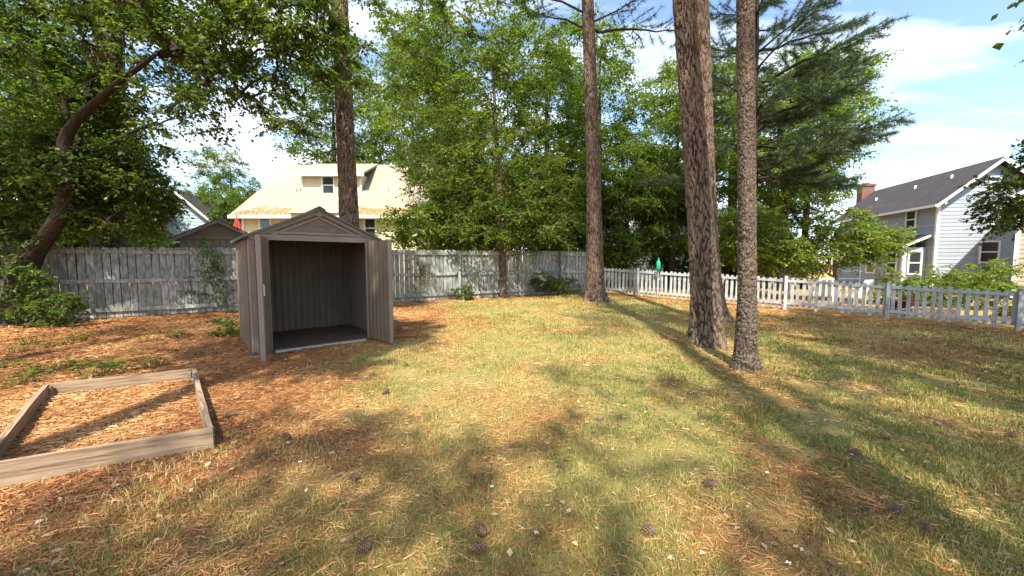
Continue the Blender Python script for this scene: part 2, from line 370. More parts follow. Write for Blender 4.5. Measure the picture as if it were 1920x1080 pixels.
# ------------------------------------------------------------------ ground: one sheet to the horizon
def build_ground():
    def axis(lo, hi, near_lo, near_hi, step, grow=1.16):
        a = list(np.arange(near_lo, near_hi + 1e-6, step)); d = step
        while a[-1] < hi: d *= grow; a.append(a[-1] + d)
        d = step
        while a[0] > lo: d *= grow; a.insert(0, a[0] - d)
        return np.array(a)
    xs = axis(-600, 600, -15, 16, 0.17); ys = axis(-300, 900, -4, 19, 0.17)
    X, Y = np.meshgrid(xs, ys); Z = gz(X, Y)
    far = sstep(40, 120, np.hypot(X, Y)); Z = Z * (1 - far)
    nx, ny = len(xs), len(ys); i = (np.arange(ny - 1)[:, None] * nx + np.arange(nx - 1)[None, :]).ravel()
    q = np.stack([i, i + 1, i + nx + 1, i + nx], 1)
    me = make_mesh('ground', np.stack([X, Y, Z], -1).reshape(-1, 3), quads=q, attrs={'grassy': ('POINT', grassy(X, Y).ravel())}, smooth=True)
    link('ground', me, M['ground'], kind='structure')
build_ground()

SHED_O = np.array([-4.0, 5.75]); SHED_U = np.array([math.cos(math.radians(40)), math.sin(math.radians(40))]); SHED_V = np.array([-SHED_U[1], SHED_U[0]]); SHED_W, SHED_D = 2.0, 1.78
BED = np.array([(-2.36, 2.88), (-3.91, 4.57), (-5.06, 4.03), (-3.50, 2.36)])
def keep_out(x, y):
    dx, dy = x - SHED_O[0], y - SHED_O[1]; u = dx * SHED_U[0] + dy * SHED_U[1]; v = dx * SHED_V[0] + dy * SHED_V[1]
    bad = (u > -0.03) & (u < SHED_W + 0.03) & (v > -0.03) & (v < SHED_D + 0.03)
    return bad
def in_bed(x, y):
    r = np.ones_like(x, bool)
    for a, b in zip(BED, np.roll(BED, -1, 0)):
        r &= ((b[0] - a[0]) * (y - a[1]) - (b[1] - a[1]) * (x - a[0])) > 0
    return r

def scatter(n, r, y0=1.2, y1=16.0, spread=1.5):
    """ground points, thinner with distance from the middle of the yard's near edge"""
    u = r.random(n); Yc = (y0 + 0.9) * ((y1 + 0.9) / (y0 + 0.9)) ** u
    x = (r.random(n) * 2 - 1) * spread * Yc; y = Yc - 0.9
    ok = ~keep_out(x, y) & (fence_dist(x, y) < -0.05) & (pick_dist(x, y) < -0.05)
    return x[ok], y[ok]
def build_grass():
    r = np.random.default_rng(3)
    x, y = scatter(450000, r); g = grassy(x, y); bed = in_bed(x, y)
    clump = fbm(x * 3.1 + 9, y * 3.1 + 2); bare = fbm(x * 1.4 + 31, y * 1.4 + 17)
    p = np.clip(g * 1.9 * sstep(0.36, 0.60, clump * 0.6 + bare * 0.55) + 0.035, 0, 1) * np.where(bed, 0.12, 1)
    ok = r.random(len(x)) < p; x, y, g, clump = x[ok], y[ok], g[ok], clump[ok]; n = len(x)
    d = np.hypot(x, y); L = (0.016 + 0.042 * r.random(n) ** 1.8) * (0.35 + 1.35 * clump) * (1 + 0.05 * d); tall = r.random(n) < 0.02; L = np.where(tall, L * 1.7, L)
    W = (0.0014 + 0.0018 * r.random(n)) * (1 + 0.30 * np.maximum(d - 1.5, 0))
    a = r.random(n) * 2 * math.pi; lean = 0.25 + 1.0 * r.random(n); lx, ly = np.cos(a) * lean, np.sin(a) * lean
    b = r.random(n) * 2 * math.pi; sx, sy = np.cos(b) * W / 2, np.sin(b) * W / 2
    z = gz(x, y) - 0.003; nrm = 1 / np.sqrt(1 + lean ** 2)
    P0 = np.stack([x, y, z], 1); S = np.stack([sx, sy, np.zeros(n)], 1)
    up = np.stack([lx * nrm * 0.5, ly * nrm * 0.5, np.ones(n)], 1); M1 = P0 + up * (L * 0.55)[:, None]
    tip = M1 + np.stack([lx * nrm * 1.25, ly * nrm * 1.25, 0.75 - 0.45 * lean * nrm], 1) * (L * 0.5)[:, None]
    V = np.stack([P0 - S, P0 + S, M1 + S * 0.8, M1 - S * 0.8, tip], 1).reshape(-1, 3)
    i = np.arange(n) * 5; q = np.stack([i, i + 1, i + 2, i + 3], 1); t = np.stack([i + 3, i + 2, i + 4], 1)
    dry = fbm(x * 0.8 + 55, y * 0.8 + 12)
    tint = np.clip(0.15 + 0.40 * r.random(n) + 1.0 * (dry - 0.45) + np.where(r.random(n) < 0.27, 0.40, 0) + 0.15 * (1 - g), 0, 1)
    me = make_mesh('grass', V, quads=q, tris=t, attrs={'tint': ('FACE', np.concatenate([tint, tint]))})
    o = link('grass', me, M['grass'], kind='stuff'); tag(o, 'thin green and dry yellow lawn grass across the yard', 'grass')
def build_straw():
    r = np.random.default_rng(4)
    x, y = scatter(310000, r); g = grassy(x, y); clump = fbm(x * 2.2 + 70, y * 2.2 + 8)
    ok = r.random(len(x)) < np.clip(1.05 - 1.0 * g + 0.5 * (clump - 0.5), 0.08, 1); x, y, g, clump = x[ok], y[ok], g[ok], clump[ok]; n = len(x)
    d = np.hypot(x, y); L = (0.03 + 0.065 * r.random(n)) * (1 + 0.03 * d); W = (0.0016 + 0.0022 * r.random(n)) * (1 + 0.30 * np.maximum(d - 1.5, 0))
    a = r.random(n) * 2 * math.pi; ca, sa = np.cos(a), np.sin(a)
    til = (r.random(n) - 0.35) * 0.16; z = gz(x, y) + 0.002 + 0.016 * r.random(n) ** 1.5 * (1 - 0.4 * g)
    dx, dy = ca * L / 2, sa * L / 2; wx, wy = -sa * W / 2, ca * W / 2; roll = (r.random(n) - 0.5) * W
    bend = (r.random(n) - 0.5) * 0.25 * L
    A = np.stack([x - dx, y - dy, z - til * L * 0.3], 1); C = np.stack([x + dx, y + dy, z + til * L * 0.7], 1); B = np.stack([x - sa * bend, y + ca * bend, z + 0.004 + 0 * x], 1)
    w = np.stack([wx, wy, roll], 1)
    V = np.stack([A - w, A + w, B + w, B - w, C], 1).reshape(-1, 3)
    i = np.arange(n) * 5; q = np.stack([i, i + 1, i + 2, i + 3], 1); t = np.stack([i + 3, i + 2, i + 4], 1)
    tint = np.clip(0.40 + 0.75 * (r.random(n) - 0.5) + 1.3 * (fbm(x * 1.1 + 5, y * 1.1 + 77) - 0.5) + 0.42 * g, 0, 1)
    me = make_mesh('pine_straw', V, quads=q, tris=t, attrs={'tint': ('FACE', np.concatenate([tint, tint]))})
    o = link('pine_straw', me, M['straw'], kind='stuff'); tag(o, 'orange brown pine straw strewn over the ground', 'pine straw')
def build_fallen_leaves():
    r = np.random.default_rng(5); x, y = scatter(2600, r); n = len(x); d = np.hypot(x, y)
    L = (0.016 + 0.032 * r.random(n)) * (1 + 0.02 * d); a = r.random(n) * 2 * math.pi
    D = np.stack([np.cos(a), np.sin(a), 0.5 * (r.random(n) - 0.3)], 1) * L[:, None]; S = np.stack([-np.sin(a), np.cos(a), 0.6 * (r.random(n) - 0.5)], 1) * (L * 0.34)[:, None]
    P = np.stack([x, y, gz(x, y) + 0.012], 1); up = np.zeros((n, 3)); up[:, 2] = L * 0.3 * (r.random(n) - 0.3)
    V = np.stack([P, P + 0.5 * D + S + up, P + D, P + 0.5 * D - S + up], 1).reshape(-1, 3); q = np.arange(4 * n).reshape(-1, 4)
    me = make_mesh('fallen_leaves', V, quads=q, attrs={'tint': ('FACE', np.clip(r.random(n) * 1.1 - 0.05, 0, 1))})
    o = link('fallen_leaves', me, M['dead_leaf'], kind='stuff'); tag(o, 'small curled tan leaves scattered over the lawn', 'fallen leaves')
build_grass(); build_straw(); build_fallen_leaves()

# ------------------------------------------------------------------ trees
def cell_plates(u, v, per, seed):
    """plate pattern on a cylinder: u in [0, per) wraps; returns distance to the crack between cells and a random value per cell"""
    r = np.random.default_rng(seed); J = r.random((64, 512, 3)); f1 = np.full(u.shape, 9.0); f2 = f1.copy(); idv = np.zeros(u.shape)
    iu = np.floor(u).astype(int); iv = np.floor(v).astype(int)
    for a in (-1, 0, 1):
        for b in (-1, 0, 1):
            cu, cv = iu + a, iv + b; jj = J[np.mod(cu, per) % 64, np.mod(cv, 512)]
            dd = np.hypot(u - (cu + jj[..., 0]), v - (cv + jj[..., 1]))
            m = dd < f1; f2 = np.where(m, f1, np.minimum(f2, dd)); f1 = np.where(m, dd, f1); idv = np.where(m, jj[..., 2], idv)
    return f2 - f1, idv
def trunk_mesh(name, path, radii, plate_w=0.055, plate_h=0.10, depth=0.014, sides=72, step=0.025, fine_top=8.0, seed=1, roots=5, raw=False):
    """bark trunk along path [(x,y,z)], local coordinates, plates in relief"""
    path = np.array(path, float); radii = np.array(radii, float); zt = path[:, 2]
    z = [zt[0]]
    while z[-1] < zt[-1]: z.append(z[-1] + (step if z[-1] < fine_top else 0.35))
    z = np.array(z); z[-1] = zt[-1]
    # smooth interpolation
    cx = np.interp(z, zt, path[:, 0]); cy = np.interp(z, zt, path[:, 1]); R = np.interp(z, zt, radii)
    k = np.ones(15) / 15
    for arr in (cx, cy, R):
        pad = np.concatenate([np.full(7, arr[0]), arr, np.full(7, arr[-1])]); arr[:] = np.convolve(pad, k, 'valid')
    th = np.linspace(0, 2 * math.pi, sides, endpoint=False); Z, T = np.meshgrid(z, th, indexing='ij')
    rr = np.random.default_rng(seed); ph = rr.random(6) * 6.28
    base = R[:, None] * (1 + 0.03 * np.sin(2 * T + ph[0] + Z * 0.6) + 0.025 * np.sin(3 * T + ph[1] - Z * 0.9))
    fl = np.exp(-np.clip(Z, 0, None) / 0.20); base = base * (1 + 0.10 * fl + 0.17 * fl * np.sin(roots * T + ph[2]) + 0.09 * fl * np.sin((roots + 2) * T + ph[3]))
    per = max(6, int(round(2 * math.pi * float(np.median(R)) / plate_w)))
    wob = 0.45 * np.sin(2.3 * Z + 2 * T + ph[4]) + 0.3 * np.sin(6.1 * Z - 3 * T + ph[5]) + 0.18 * np.sin(17 * Z + 5 * T + ph[0]) + 0.10 * np.sin(41 * Z - 9 * T + ph[1])
    wv = 0.30 * np.sin(5 * T + ph[2]) + 0.25 * np.sin(11 * T + 3 * Z + ph[3]) + 0.15 * np.sin(23 * T - 13 * Z)
    e, cid = cell_plates(np.mod(T / (2 * math.pi) * per + wob, per), Z / plate_h + wv, per, seed)
    e2, cid2 = cell_plates(np.mod(T / (2 * math.pi) * per * 2 + 2.6 * wob, per * 2), Z / (plate_h * 0.45) + 2 * wv, per * 2, seed + 100)
    crack = sstep(0.02, 0.16 + 0.26 * cid, e); fl2 = sstep(0.0, 0.22, e2)
    pl = crack * (0.55 + 0.30 * cid + 0.25 * fl2 * cid2)
    rad = base + depth * (pl - 0.6) * np.where(Z < fine_top, 1, 0.4)
    V = np.stack([cx[:, None] + rad * np.cos(T), cy[:, None] + rad * np.sin(T), Z], -1).reshape(-1, 3)
    n = len(z); i = np.arange(n - 1)[:, None] * sides; j = np.arange(sides)[None, :]; jn = (j + 1) % sides
    Q = np.stack([i + j, i + jn, i + sides + jn, i + sides + j], -1).reshape(-1, 4)
    if raw: return V, Q, np.clip(pl, 0, 1).ravel()
    return make_mesh(name, V, quads=Q, attrs={'plate': ('POINT', np.clip(pl, 0, 1).ravel())}, smooth=True)

def limbs(r, trunk, centers, tip_r=0.006, start_z=0.0, up=0.35, droop=0.0, seg=0.45, power=0.46, rmax=0.2):
    """grow limbs from the trunk line to every leaf-cluster centre; returns verts, quads"""
    trunk = np.array(trunk, float); dens = []
    for a, b in zip(trunk[:-1], trunk[1:]):
        k = max(2, int(np.linalg.norm(b - a) / 0.3)); dens += [a + (b - a) * t for t in np.linspace(0, 1, k, endpoint=False)]
    dens.append(trunk[-1]); N = [p for p in dens if p[2] >= start_z] or [dens[-1]]
    nt = len(N); par = [-1] * nt; chains = []
    axis_d = [np.min(np.linalg.norm(np.array(N) - c, axis=1)) for c in centers]
    for ci in np.argsort(axis_d):
        c = centers[ci]; A = np.array(N); dv = c - A; dist = np.linalg.norm(dv, axis=1)
        cost = dist + 0.9 * np.maximum(0, A[:, 2] - c[2] + 0.25 * dist) ; j = int(np.argmin(cost)); L = dist[j]
        k = max(2, int(L / seg) + 1); p0 = A[j]; mid = (p0 + c) / 2 + np.array([0, 0, up * 0.35 * L]) + r.normal(0, 0.08 * L, 3)
        ch = [j]; prev = j
        for t in np.linspace(0, 1, k + 1)[1:]:
            p = (1 - t) ** 2 * p0 + 2 * t * (1 - t) * mid + t * t * c + (r.normal(0, 0.025, 3) if t < 1 else 0)
            N.append(p); par.append(prev); prev = len(N) - 1; ch.append(prev)
        chains.append(ch)
    cnt = np.zeros(len(N)); 
    for ch in chains: cnt[ch[-1]] += 1
    for i in range(len(N) - 1, nt - 1, -1): cnt[par[i]] += cnt[i]
    N = np.array(N); VV, QQ, off = [], [], 0
    for ch in chains:
        P = N[ch]; c = cnt[ch].copy(); c[0] = c[1]; R = np.minimum(tip_r * np.maximum(c, 1) ** power, rmax); R[-1] *= 0.5
        s = 7 if R[0] > 0.04 else (5 if R[0] > 0.015 else 4)
        v, q = tube(P, R, s); VV.append(v); QQ.append(q + off); off += len(v)
    return np.concatenate(VV), np.concatenate(QQ)

def leaf_cloud(r, C, axis_xy, n_tw=12, n_lf=8, tw=0.55, leaf=0.085, wid=0.68, flat=0.55, droop=0.25, tilt=0.55, twigs=True):
    """sprays of leaves round every cluster centre; returns leaf verts (n*4), tints, twig verts, twig tris"""
    k = len(C); out = C[:, :2] - np.asarray(axis_xy)[None, :]; out = np.concatenate([out, np.zeros((k, 1))], 1); out /= np.linalg.norm(out, axis=1)[:, None] + 1e-6
    D = r.normal(0, 1, (k, n_tw, 3)); D[..., 2] *= flat; D += 0.55 * out[:, None, :]; D /= np.linalg.norm(D, axis=2)[..., None]
    TL = tw * (0.55 + 0.75 * r.random((k, n_tw)))
    t = (np.arange(n_lf)[None, None, :] + r.random((k, n_tw, n_lf))) / n_lf; t = 0.12 + 0.88 * t
    P = C[:, None, None, :] + D[:, :, None, :] * (TL[..., None] * t)[..., None]
    P[..., 2] -= droop * (TL[..., None] * t ** 2)
    d2 = D[:, :, None, :] * 0.55 + r.normal(0, 0.55, P.shape); d2[..., 2] = d2[..., 2] * 0.6 - 0.15 - droop * 0.5; d2 /= np.linalg.norm(d2, axis=-1)[..., None]
    up = r.normal(0, tilt, P.shape); up[..., 2] += 1.0
    s = np.cross(d2, up); s /= np.linalg.norm(s, axis=-1)[..., None] + 1e-6; nn = np.cross(s, d2)
    l = leaf * (0.6 + 0.7 * r.random(P.shape[:-1])) * (0.8 + 0.45 * r.random((k, n_tw, 1))); l3 = l[..., None]
    a = P + s * 0; b = P + d2 * l3 * 0.45 + s * l3 * wid / 2 + nn * l3 * 0.06; c = P + d2 * l3 - nn * l3 * 0.08; e = P + d2 * l3 * 0.45 - s * l3 * wid / 2 + nn * l3 * 0.06
    V = np.stack([a, b, c, e], -2).reshape(-1, 3)
    cl = r.random((k, 1, 1)) * 0.30 + r.random((k, n_tw, 1)) * 0.18 + r.random(P.shape[:-1]) * 0.52
    tv = tq = None
    if twigs:
        E = C[:, None, :] + D * TL[..., None]; E[..., 2] -= droop * TL
        w = 0.006; A = np.broadcast_to(C[:, None, :], E.shape)
        s1 = np.cross(D, [0.3, 0.2, 1.0]); s1 /= np.linalg.norm(s1, axis=-1)[..., None] + 1e-6; s2 = np.cross(D, s1)
        tv = np.stack([A + s1 * w, A - s1 * w * 0.5 + s2 * w, A - s1 * w * 0.5 - s2 * w, E], -2).reshape(-1, 3)
        i = np.arange(len(tv) // 4) * 4; tq = np.concatenate([np.stack([i, i + 1, i + 3], 1), np.stack([i + 1, i + 2, i + 3], 1), np.stack([i + 2, i, i + 3], 1)])
    return V, cl.ravel(), tv, tq

def blob_points(r, n, blobs, shell=0.35):
    """cluster centres in lumpy ellipsoids [(cx,cy,cz,rx,ry,rz,weight)]"""
    w = np.array([b[6] for b in blobs], float); w /= w.sum(); pts = []
    for b, k in zip(blobs, r.multinomial(n, w)):
        d = r.normal(0, 1, (k, 3)); d /= np.linalg.norm(d, axis=1)[:, None]; rad = (shell + (1 - shell) * r.random(k)) ** 0.6
        lump = 1 + 0.18 * np.sin(5 * d[:, 0] + 3 * d[:, 2] + b[0]) + 0.15 * np.sin(6 * d[:, 1] - 4 * d[:, 2] + b[2])
        pts.append(np.array(b[:3]) + d * (rad * lump)[:, None] * np.array(b[3:6]))
    return np.concatenate(pts)

def broadleaf(name, label, loc, trunk, radii, blobs, n_clusters, seed, leafmat='leaf', barkmat='bark', group=None, start_z=1.2, leaf=0.085, n_tw=12, n_lf=8, tw=0.55, twigs=True,
              sides=14, plate_depth=0.004, min_z=None, cat='tree', rmax=0.2, tip_r=0.006, shell=0.35, flat=0.55, droop=0.25, wid=0.68, extra=None, crown_name='crown', fine=3.0):
    """trunk, blobs: local coordinates relative to loc"""
    r = np.random.default_rng(seed); t = thing(name, label, cat, loc, 0, group)
    C = blob_points(r, n_clusters, blobs, shell)
    if extra is not None: C = np.concatenate([C, np.array(extra, float)])
    if min_z is not None: C = C[C[:, 2] > min_z]
    TV, TQ, TP_ = trunk_mesh('trunk', trunk, radii, 0.03, 0.05, plate_depth, sides, 0.06, fine, seed, raw=True)
    v, q = limbs(r, trunk, C, tip_r=tip_r, start_z=start_z, rmax=rmax)
    V, tint, tv, tq = leaf_cloud(r, C, (trunk[-1][0], trunk[-1][1]), n_tw, n_lf, tw, leaf, wid, flat, droop, twigs=twigs)
    AV = [TV, v]; AT = None; pv = [TP_, np.full(len(v), 0.6)]
    if tv is not None: AV.append(tv); AT = tq + len(TV) + len(v); pv.append(np.full(len(tv), 0.6))
    link('trunk', make_mesh('trunk', np.concatenate(AV), quads=np.concatenate([TQ, q + len(TV)]), tris=AT, attrs={'plate': ('POINT', np.concatenate(pv))}, smooth=True), M[barkmat], t)
    cm = make_mesh(crown_name, V, quads=np.arange(len(V)).reshape(-1, 4), attrs={'tint': ('FACE', tint)})
    link(crown_name, cm, M[leafmat], t)
    return t

def needle_tufts(r, P, D, n=22, L=0.17, w=0.0045):
    """bundles of long needles at points P, growing along D; triangles"""
    k = len(P); d = D[:, None, :] * 0.55 + r.normal(0, 0.75, (k, n, 3)); d /= np.linalg.norm(d, axis=2)[..., None]
    l = (L * (0.7 + 0.5 * r.random((k, n))))[..., None]; s = np.cross(d, r.normal(0, 1, (k, n, 3))); s /= np.linalg.norm(s, axis=2)[..., None] + 1e-6
    A = P[:, None, :] + D[:, None, :] * (r.random((k, n, 1)) * -0.10); tip = A + d * l; tip[..., 2] -= 0.12 * l[..., 0]
    V = np.stack([A + s * w, A - s * w, tip], -2).reshape(-1, 3)
    tint = (r.random((k, 1)) * 0.4 + r.random((k, n)) * 0.6).ravel()
    return V, tint
def pine(name, label, loc, path, radii, seed, crown_z, top_z, reach=3.0, n_br=34, needles=18, bark='pine_bark', fine_top=8.0, sides=72, plate=(0.06, 0.11, 0.014), group=None, low_branches=None,
         nw=0.0045, nl=0.18, dens=1.0, roots=5, step=0.025, cat='pine tree'):
    r = np.random.default_rng(seed); t = thing(name, label, cat, loc, 0, group)
    path = [tuple(p) for p in path]
    TV, TQ, TPL = trunk_mesh('trunk', path, radii, plate[0], plate[1], plate[2], sides, step, fine_top, seed, roots, raw=True)
    pa = np.array(path); VV, QQ, off = [], [], 0; TP, TD = [], []
    brs = []
    for b in range(n_br):
        f = (b + r.random()) / n_br; z = crown_z + (top_z - crown_z) * f; a = b * 2.4 + r.normal(0, 0.3)
        ln = reach * (1.0 - 0.72 * f) * (0.75 + 0.5 * r.random()); brs.append((z, a, ln, 0.15 + 0.55 * f))
    for lb in (low_branches or []): brs.append(lb)
    for (z, a, ln, rise) in brs:
        p0 = np.array([np.interp(z, pa[:, 2], pa[:, 0]), np.interp(z, pa[:, 2], pa[:, 1]), z])
        k = max(4, int(ln / 0.35)); tt = np.linspace(0, 1, k + 1); h = np.array([math.cos(a), math.sin(a), 0])
        P = p0 + h * (ln * tt)[:, None]; P[:, 2] += ln * (rise * tt - 0.18 * tt ** 2 + 0.12 * tt ** 3); P[1:] += np.cumsum(r.normal(0, 0.02 + 0.012 * ln, (k, 3)), 0)
        R = (0.010 + 0.011 * ln) * (1 - 0.85 * tt) + 0.003
        v, q = tube(P, R, 6); VV.append(v); QQ.append(q + off); off += len(v)
        ns = int(ln * 6.5 * dens) + 2
        for i in range(ns):
            s = 0.22 + 0.78 * (i + r.random()) / ns; j = min(int(s * k), k - 1); f = s * k - j; q0 = P[j] * (1 - f) + P[j + 1] * f
            side = 1 if i % 2 else -1; da = a + side * (0.45 + 0.5 * r.random()); sl = (0.20 + 0.45 * ln * (1 - s) * 0.6 + 0.35 * r.random())
            dd = np.array([math.cos(da), math.sin(da), -0.35 + 1.0 * r.random()]); e = q0 + dd * sl
            v, q = tube(np.stack([q0, (q0 + e) / 2 + [0, 0, -0.02], e]), np.array([0.007, 0.005, 0.004]), 3); VV.append(v); QQ.append(q + off); off += len(v)
            m = max(1, int(sl / 0.20))
            for u in np.linspace(0.45, 1, m + 1):
                TP.append(q0 + dd * sl * u); TD.append(dd / np.linalg.norm(dd))
        TP.append(P[-1]); TD.append((P[-1] - P[-2]) / (np.linalg.norm(P[-1] - P[-2]) + 1e-6))
    VV = np.concatenate(VV); QQ = np.concatenate(QQ)
    link('trunk', make_mesh('trunk', np.concatenate([TV, VV]), quads=np.concatenate([TQ, QQ + len(TV)]), attrs={'plate': ('POINT', np.concatenate([TPL, np.full(len(VV), 0.18)]))}, smooth=True), M[bark], t)
    V, tint = needle_tufts(r, np.array(TP), np.array(TD), needles, nl, nw)
    link('crown', make_mesh('crown', V, tris=np.arange(len(V)).reshape(-1, 3), attrs={'tint': ('FACE', tint)}), M['needle'], t)
    return t
def at_ground(x, y, dz=-0.07): return (x, y, gzf(x, y) + dz)

YARD_PINES = 'tall pines standing in the yard'
pine('pine_tree', 'slim pine trunk with flaky grey bark, nearest of the trunks on the right', at_ground(3.16, 5.04),
     [(0, 0, 0), (-0.01, 0, 0.25), (-0.02, 0, 1), (-0.06, 0, 2), (-0.20, 0, 4.8), (-0.5, 0.2, 12), (-0.6, 0.2, 17)], [0.185, 0.142, 0.116, 0.107, 0.099, 0.082, 0.02], 21, 11.5, 17, 2.2, 26, 12,
     bark='pine_bark_grey', group=YARD_PINES, plate=(0.060, 0.042, 0.016), sides=96, step=0.014, fine_top=6.0, nw=0.007)
pine('pine_tree', 'thick pine trunk with deeply furrowed bark, flared base beside the slim pine', at_ground(3.35, 6.43),
     [(0, 0, 0), (-0.01, 0, 0.3), (-0.06, 0, 1.0), (-0.16, 0, 2), (-0.58, 0, 5.7), (-1.2, 0.3, 14), (-1.3, 0.3, 21)], [0.32, 0.255, 0.215, 0.195, 0.165, 0.14, 0.02], 22, 14, 21, 3.2, 30, 12,
     group=YARD_PINES, plate=(0.066, 0.24, 0.036), sides=130, step=0.02, fine_top=7.0, nw=0.007)
pine('pine_tree', 'leaning pine trunk half hidden behind the thick furrowed pine', at_ground(5.12, 9.4),
     [(0, 0, 0), (-0.08, 0, 0.35), (-0.17, 0, 1.0), (-0.28, 0, 2), (-0.70, 0, 7.7), (-1.1, 0.3, 14), (-1.2, 0.3, 20)], [0.42, 0.29, 0.24, 0.22, 0.19, 0.15, 0.02], 23, 14, 20, 3.0, 28, 12,
     group=YARD_PINES, plate=(0.066, 0.24, 0.032), sides=100, step=0.03, fine_top=9.0, nw=0.008)
pine('pine_tree', 'sunlit pine trunk with reddish bark where the two fences meet', at_ground(2.87, 12.9),
     [(0, 0, 0), (-0.02, 0, 0.4), (-0.05, 0, 1.0), (-0.13, 0, 4), (-0.42, 0, 9.9), (-0.7, 0.2, 15), (-0.7, 0.2, 20)], [0.42, 0.31, 0.28, 0.245, 0.18, 0.13, 0.02], 24, 10.6, 20, 3.2, 34, 12,
     group=YARD_PINES, plate=(0.075, 0.26, 0.030), sides=90, step=0.035, fine_top=11.0, nw=0.008,
     low_branches=[(8.9, 2.7, 2.4, 0.75), (9.1, 0.35, 2.2, 0.75), (9.0, 0.05, 3.3, 0.05), (9.4, 3.4, 2.6, 0.15)])
pine('pine_tree', 'straight dark pine trunk rising behind the storage shed', at_ground(-4.35, 10.3),
     [(0, 0, 0), (0, 0, 0.4), (-0.02, 0, 2), (-0.12, 0, 8.2), (-0.2, 0, 14), (-0.2, 0, 20)], [0.36, 0.28, 0.25, 0.20, 0.15, 0.02], 25, 13.5, 20, 3.0, 26, 12,
     group=YARD_PINES, plate=(0.070, 0.26, 0.030), sides=90, step=0.03, fine_top=9.0, nw=0.008)
pine('pine_tree', 'broad pine trunk behind the left fence, sunlit patch high among leaves', at_ground(-11.25, 10.5),
     [(0, 0, 0), (0.03, 0, 0.4), (0.1, 0, 2), (0.62, 0, 8.3), (0.9, 0, 14), (0.9, 0, 20)], [0.50, 0.38, 0.34, 0.29, 0.2, 0.02], 26, 13, 20, 3.0, 26, 12,
     plate=(0.07, 0.13, 0.022), sides=80, step=0.04, fine_top=10.0, nw=0.008)
pine('pine_tree', 'young long-needled pine beyond the picket fence, branches reaching right', at_ground(9.45, 15.0),
     [(0, 0, 0), (-0.02, 0, 2), (-0.1, 0, 5), (-0.2, 0, 11), (-0.3, 0, 15)], [0.20, 0.16, 0.14, 0.09, 0.02], 27, 4.6, 15, 3.4, 38, 34, bark='bark_dark',
     plate=(0.05, 0.09, 0.01), sides=36, step=0.06, fine_top=8, nw=0.006, nl=0.21, dens=1.35,
     low_branches=[(4.9, 0.02, 4.5, 0.10), (5.6, -0.25, 4.3, 0.26), (7.0, 0.05, 4.3, 0.45), (6.6, 0.2, 4.0, 0.55), (8.4, -0.1, 4.2, 0.50), (8.2, 0.15, 4.2, 0.25), (9.6, 0.0, 4.1, 0.4), (6.0, -0.5, 4.4, 0.2), (5.2, 0.35, 4.4, 0.15)])
pine('pine_tree', 'distant sunlit pine trunk seen between the right-hand yard pines', at_ground(15.0, 26.0),
     [(0, 0, 0), (0, 0, 2), (-0.1, 0, 8), (-0.2, 0, 18)], [0.33, 0.29, 0.25, 0.02], 28, 9, 18, 3.0, 30, 12, sides=30, step=0.1, fine_top=9, nw=0.012, nl=0.25)

# the small maple in front of the tall fence
broadleaf('maple_tree', 'slender maple with airy bright green crown before the tall fence', at_ground(-0.37, 14.45),
          [(0, 0, 0), (0.01, 0, 0.5), (0, 0, 1.6), (-0.05, 0, 3), (-0.15, 0, 5), (-0.3, 0, 8), (-0.4, 0, 10)], [0.20, 0.15, 0.135, 0.12, 0.09, 0.05, 0.015],
          [(0.3, -0.1, 3.0, 2.7, 2.2, 1.15, 1.45), (-0.2, 0, 5.0, 3.2, 2.6, 1.5, 1.25), (-0.9, 0, 7.6, 3.3, 2.5, 1.9, 1.0), (-1.6, 0, 9.9, 3.0, 2.2, 1.7, 0.7), (1.7, 0.2, 4.3, 1.5, 1.6, 1.1, 0.4), (-1.9, 0, 3.6, 1.2, 1.2, 1.2, 0.4)],
          560, 31, 'leaf', 'bark', leaf=0.085, n_tw=14, n_lf=9, tw=0.52, start_z=1.7, min_z=1.75, fine=6, droop=0.15)
# the leaning tree at the left
LX, LY = -11.0, 8.4; lz = gzf(LX, LY)
broadleaf('leaning_tree', 'dark leaning tree at left edge, its crooked limb arching over the fence', (LX, LY, lz - 0.05),
          [(0, 0, 0), (0.05, 0, 0.75), (0.30, -0.02, 1.4), (0.85, -0.05, 1.95), (1.35, -0.1, 2.55), (1.55, -0.2, 3.3), (1.55, -0.25, 4.0), (1.85, -0.3, 4.35), (2.45, -0.35, 4.6), (3.0, -0.4, 5.05), (3.5, -0.45, 5.45), (4.3, -0.5, 5.6)],
          [0.34, 0.24, 0.20, 0.17, 0.14, 0.12, 0.11, 0.10, 0.085, 0.07, 0.05, 0.025],
          [(-0.4, 0.6, 5.0, 2.5, 1.4, 2.4, 1.7), (2.0, 1.0, 6.4, 2.3, 1.1, 1.8, 1.0), (1.5, 0.6, 3.2, 1.6, 1.0, 1.2, 1.25), (4.6, -0.1, 6.4, 1.8, 1.4, 1.2, 0.70), (6.4, -0.2, 6.1, 1.7, 1.3, 1.2, 0.62), (-0.2, -0.5, 2.9, 1.2, 0.9, 1.4, 0.7), (4.8, -0.3, 4.9, 1.0, 0.9, 0.8, 0.24), (6.2, -0.3, 4.4, 0.6, 0.5, 0.6, 0.12), (-0.5, -0.7, 1.6, 0.9, 0.5, 0.8, 0.25), (1.0, 0.3, 8.2, 3.2, 1.6, 1.3, 0.9), (5.4, 0, 7.9, 2.7, 1.6, 0.9, 0.62), (0.2, 1.7, 4.2, 2.0, 0.7, 2.0, 0.55), (0.9, -3.2, 8.0, 2.8, 1.2, 1.0, 0.5)],  # last blob is unseen foliage, added overhead to shade trunk and fence
          980, 32, 'leaf_dark', 'bark_dark', leaf=0.080, n_tw=14, n_lf=9, tw=0.45, start_z=1.9, min_z=1.3, sides=30, plate_depth=0.010, fine=7, droop=0.3)
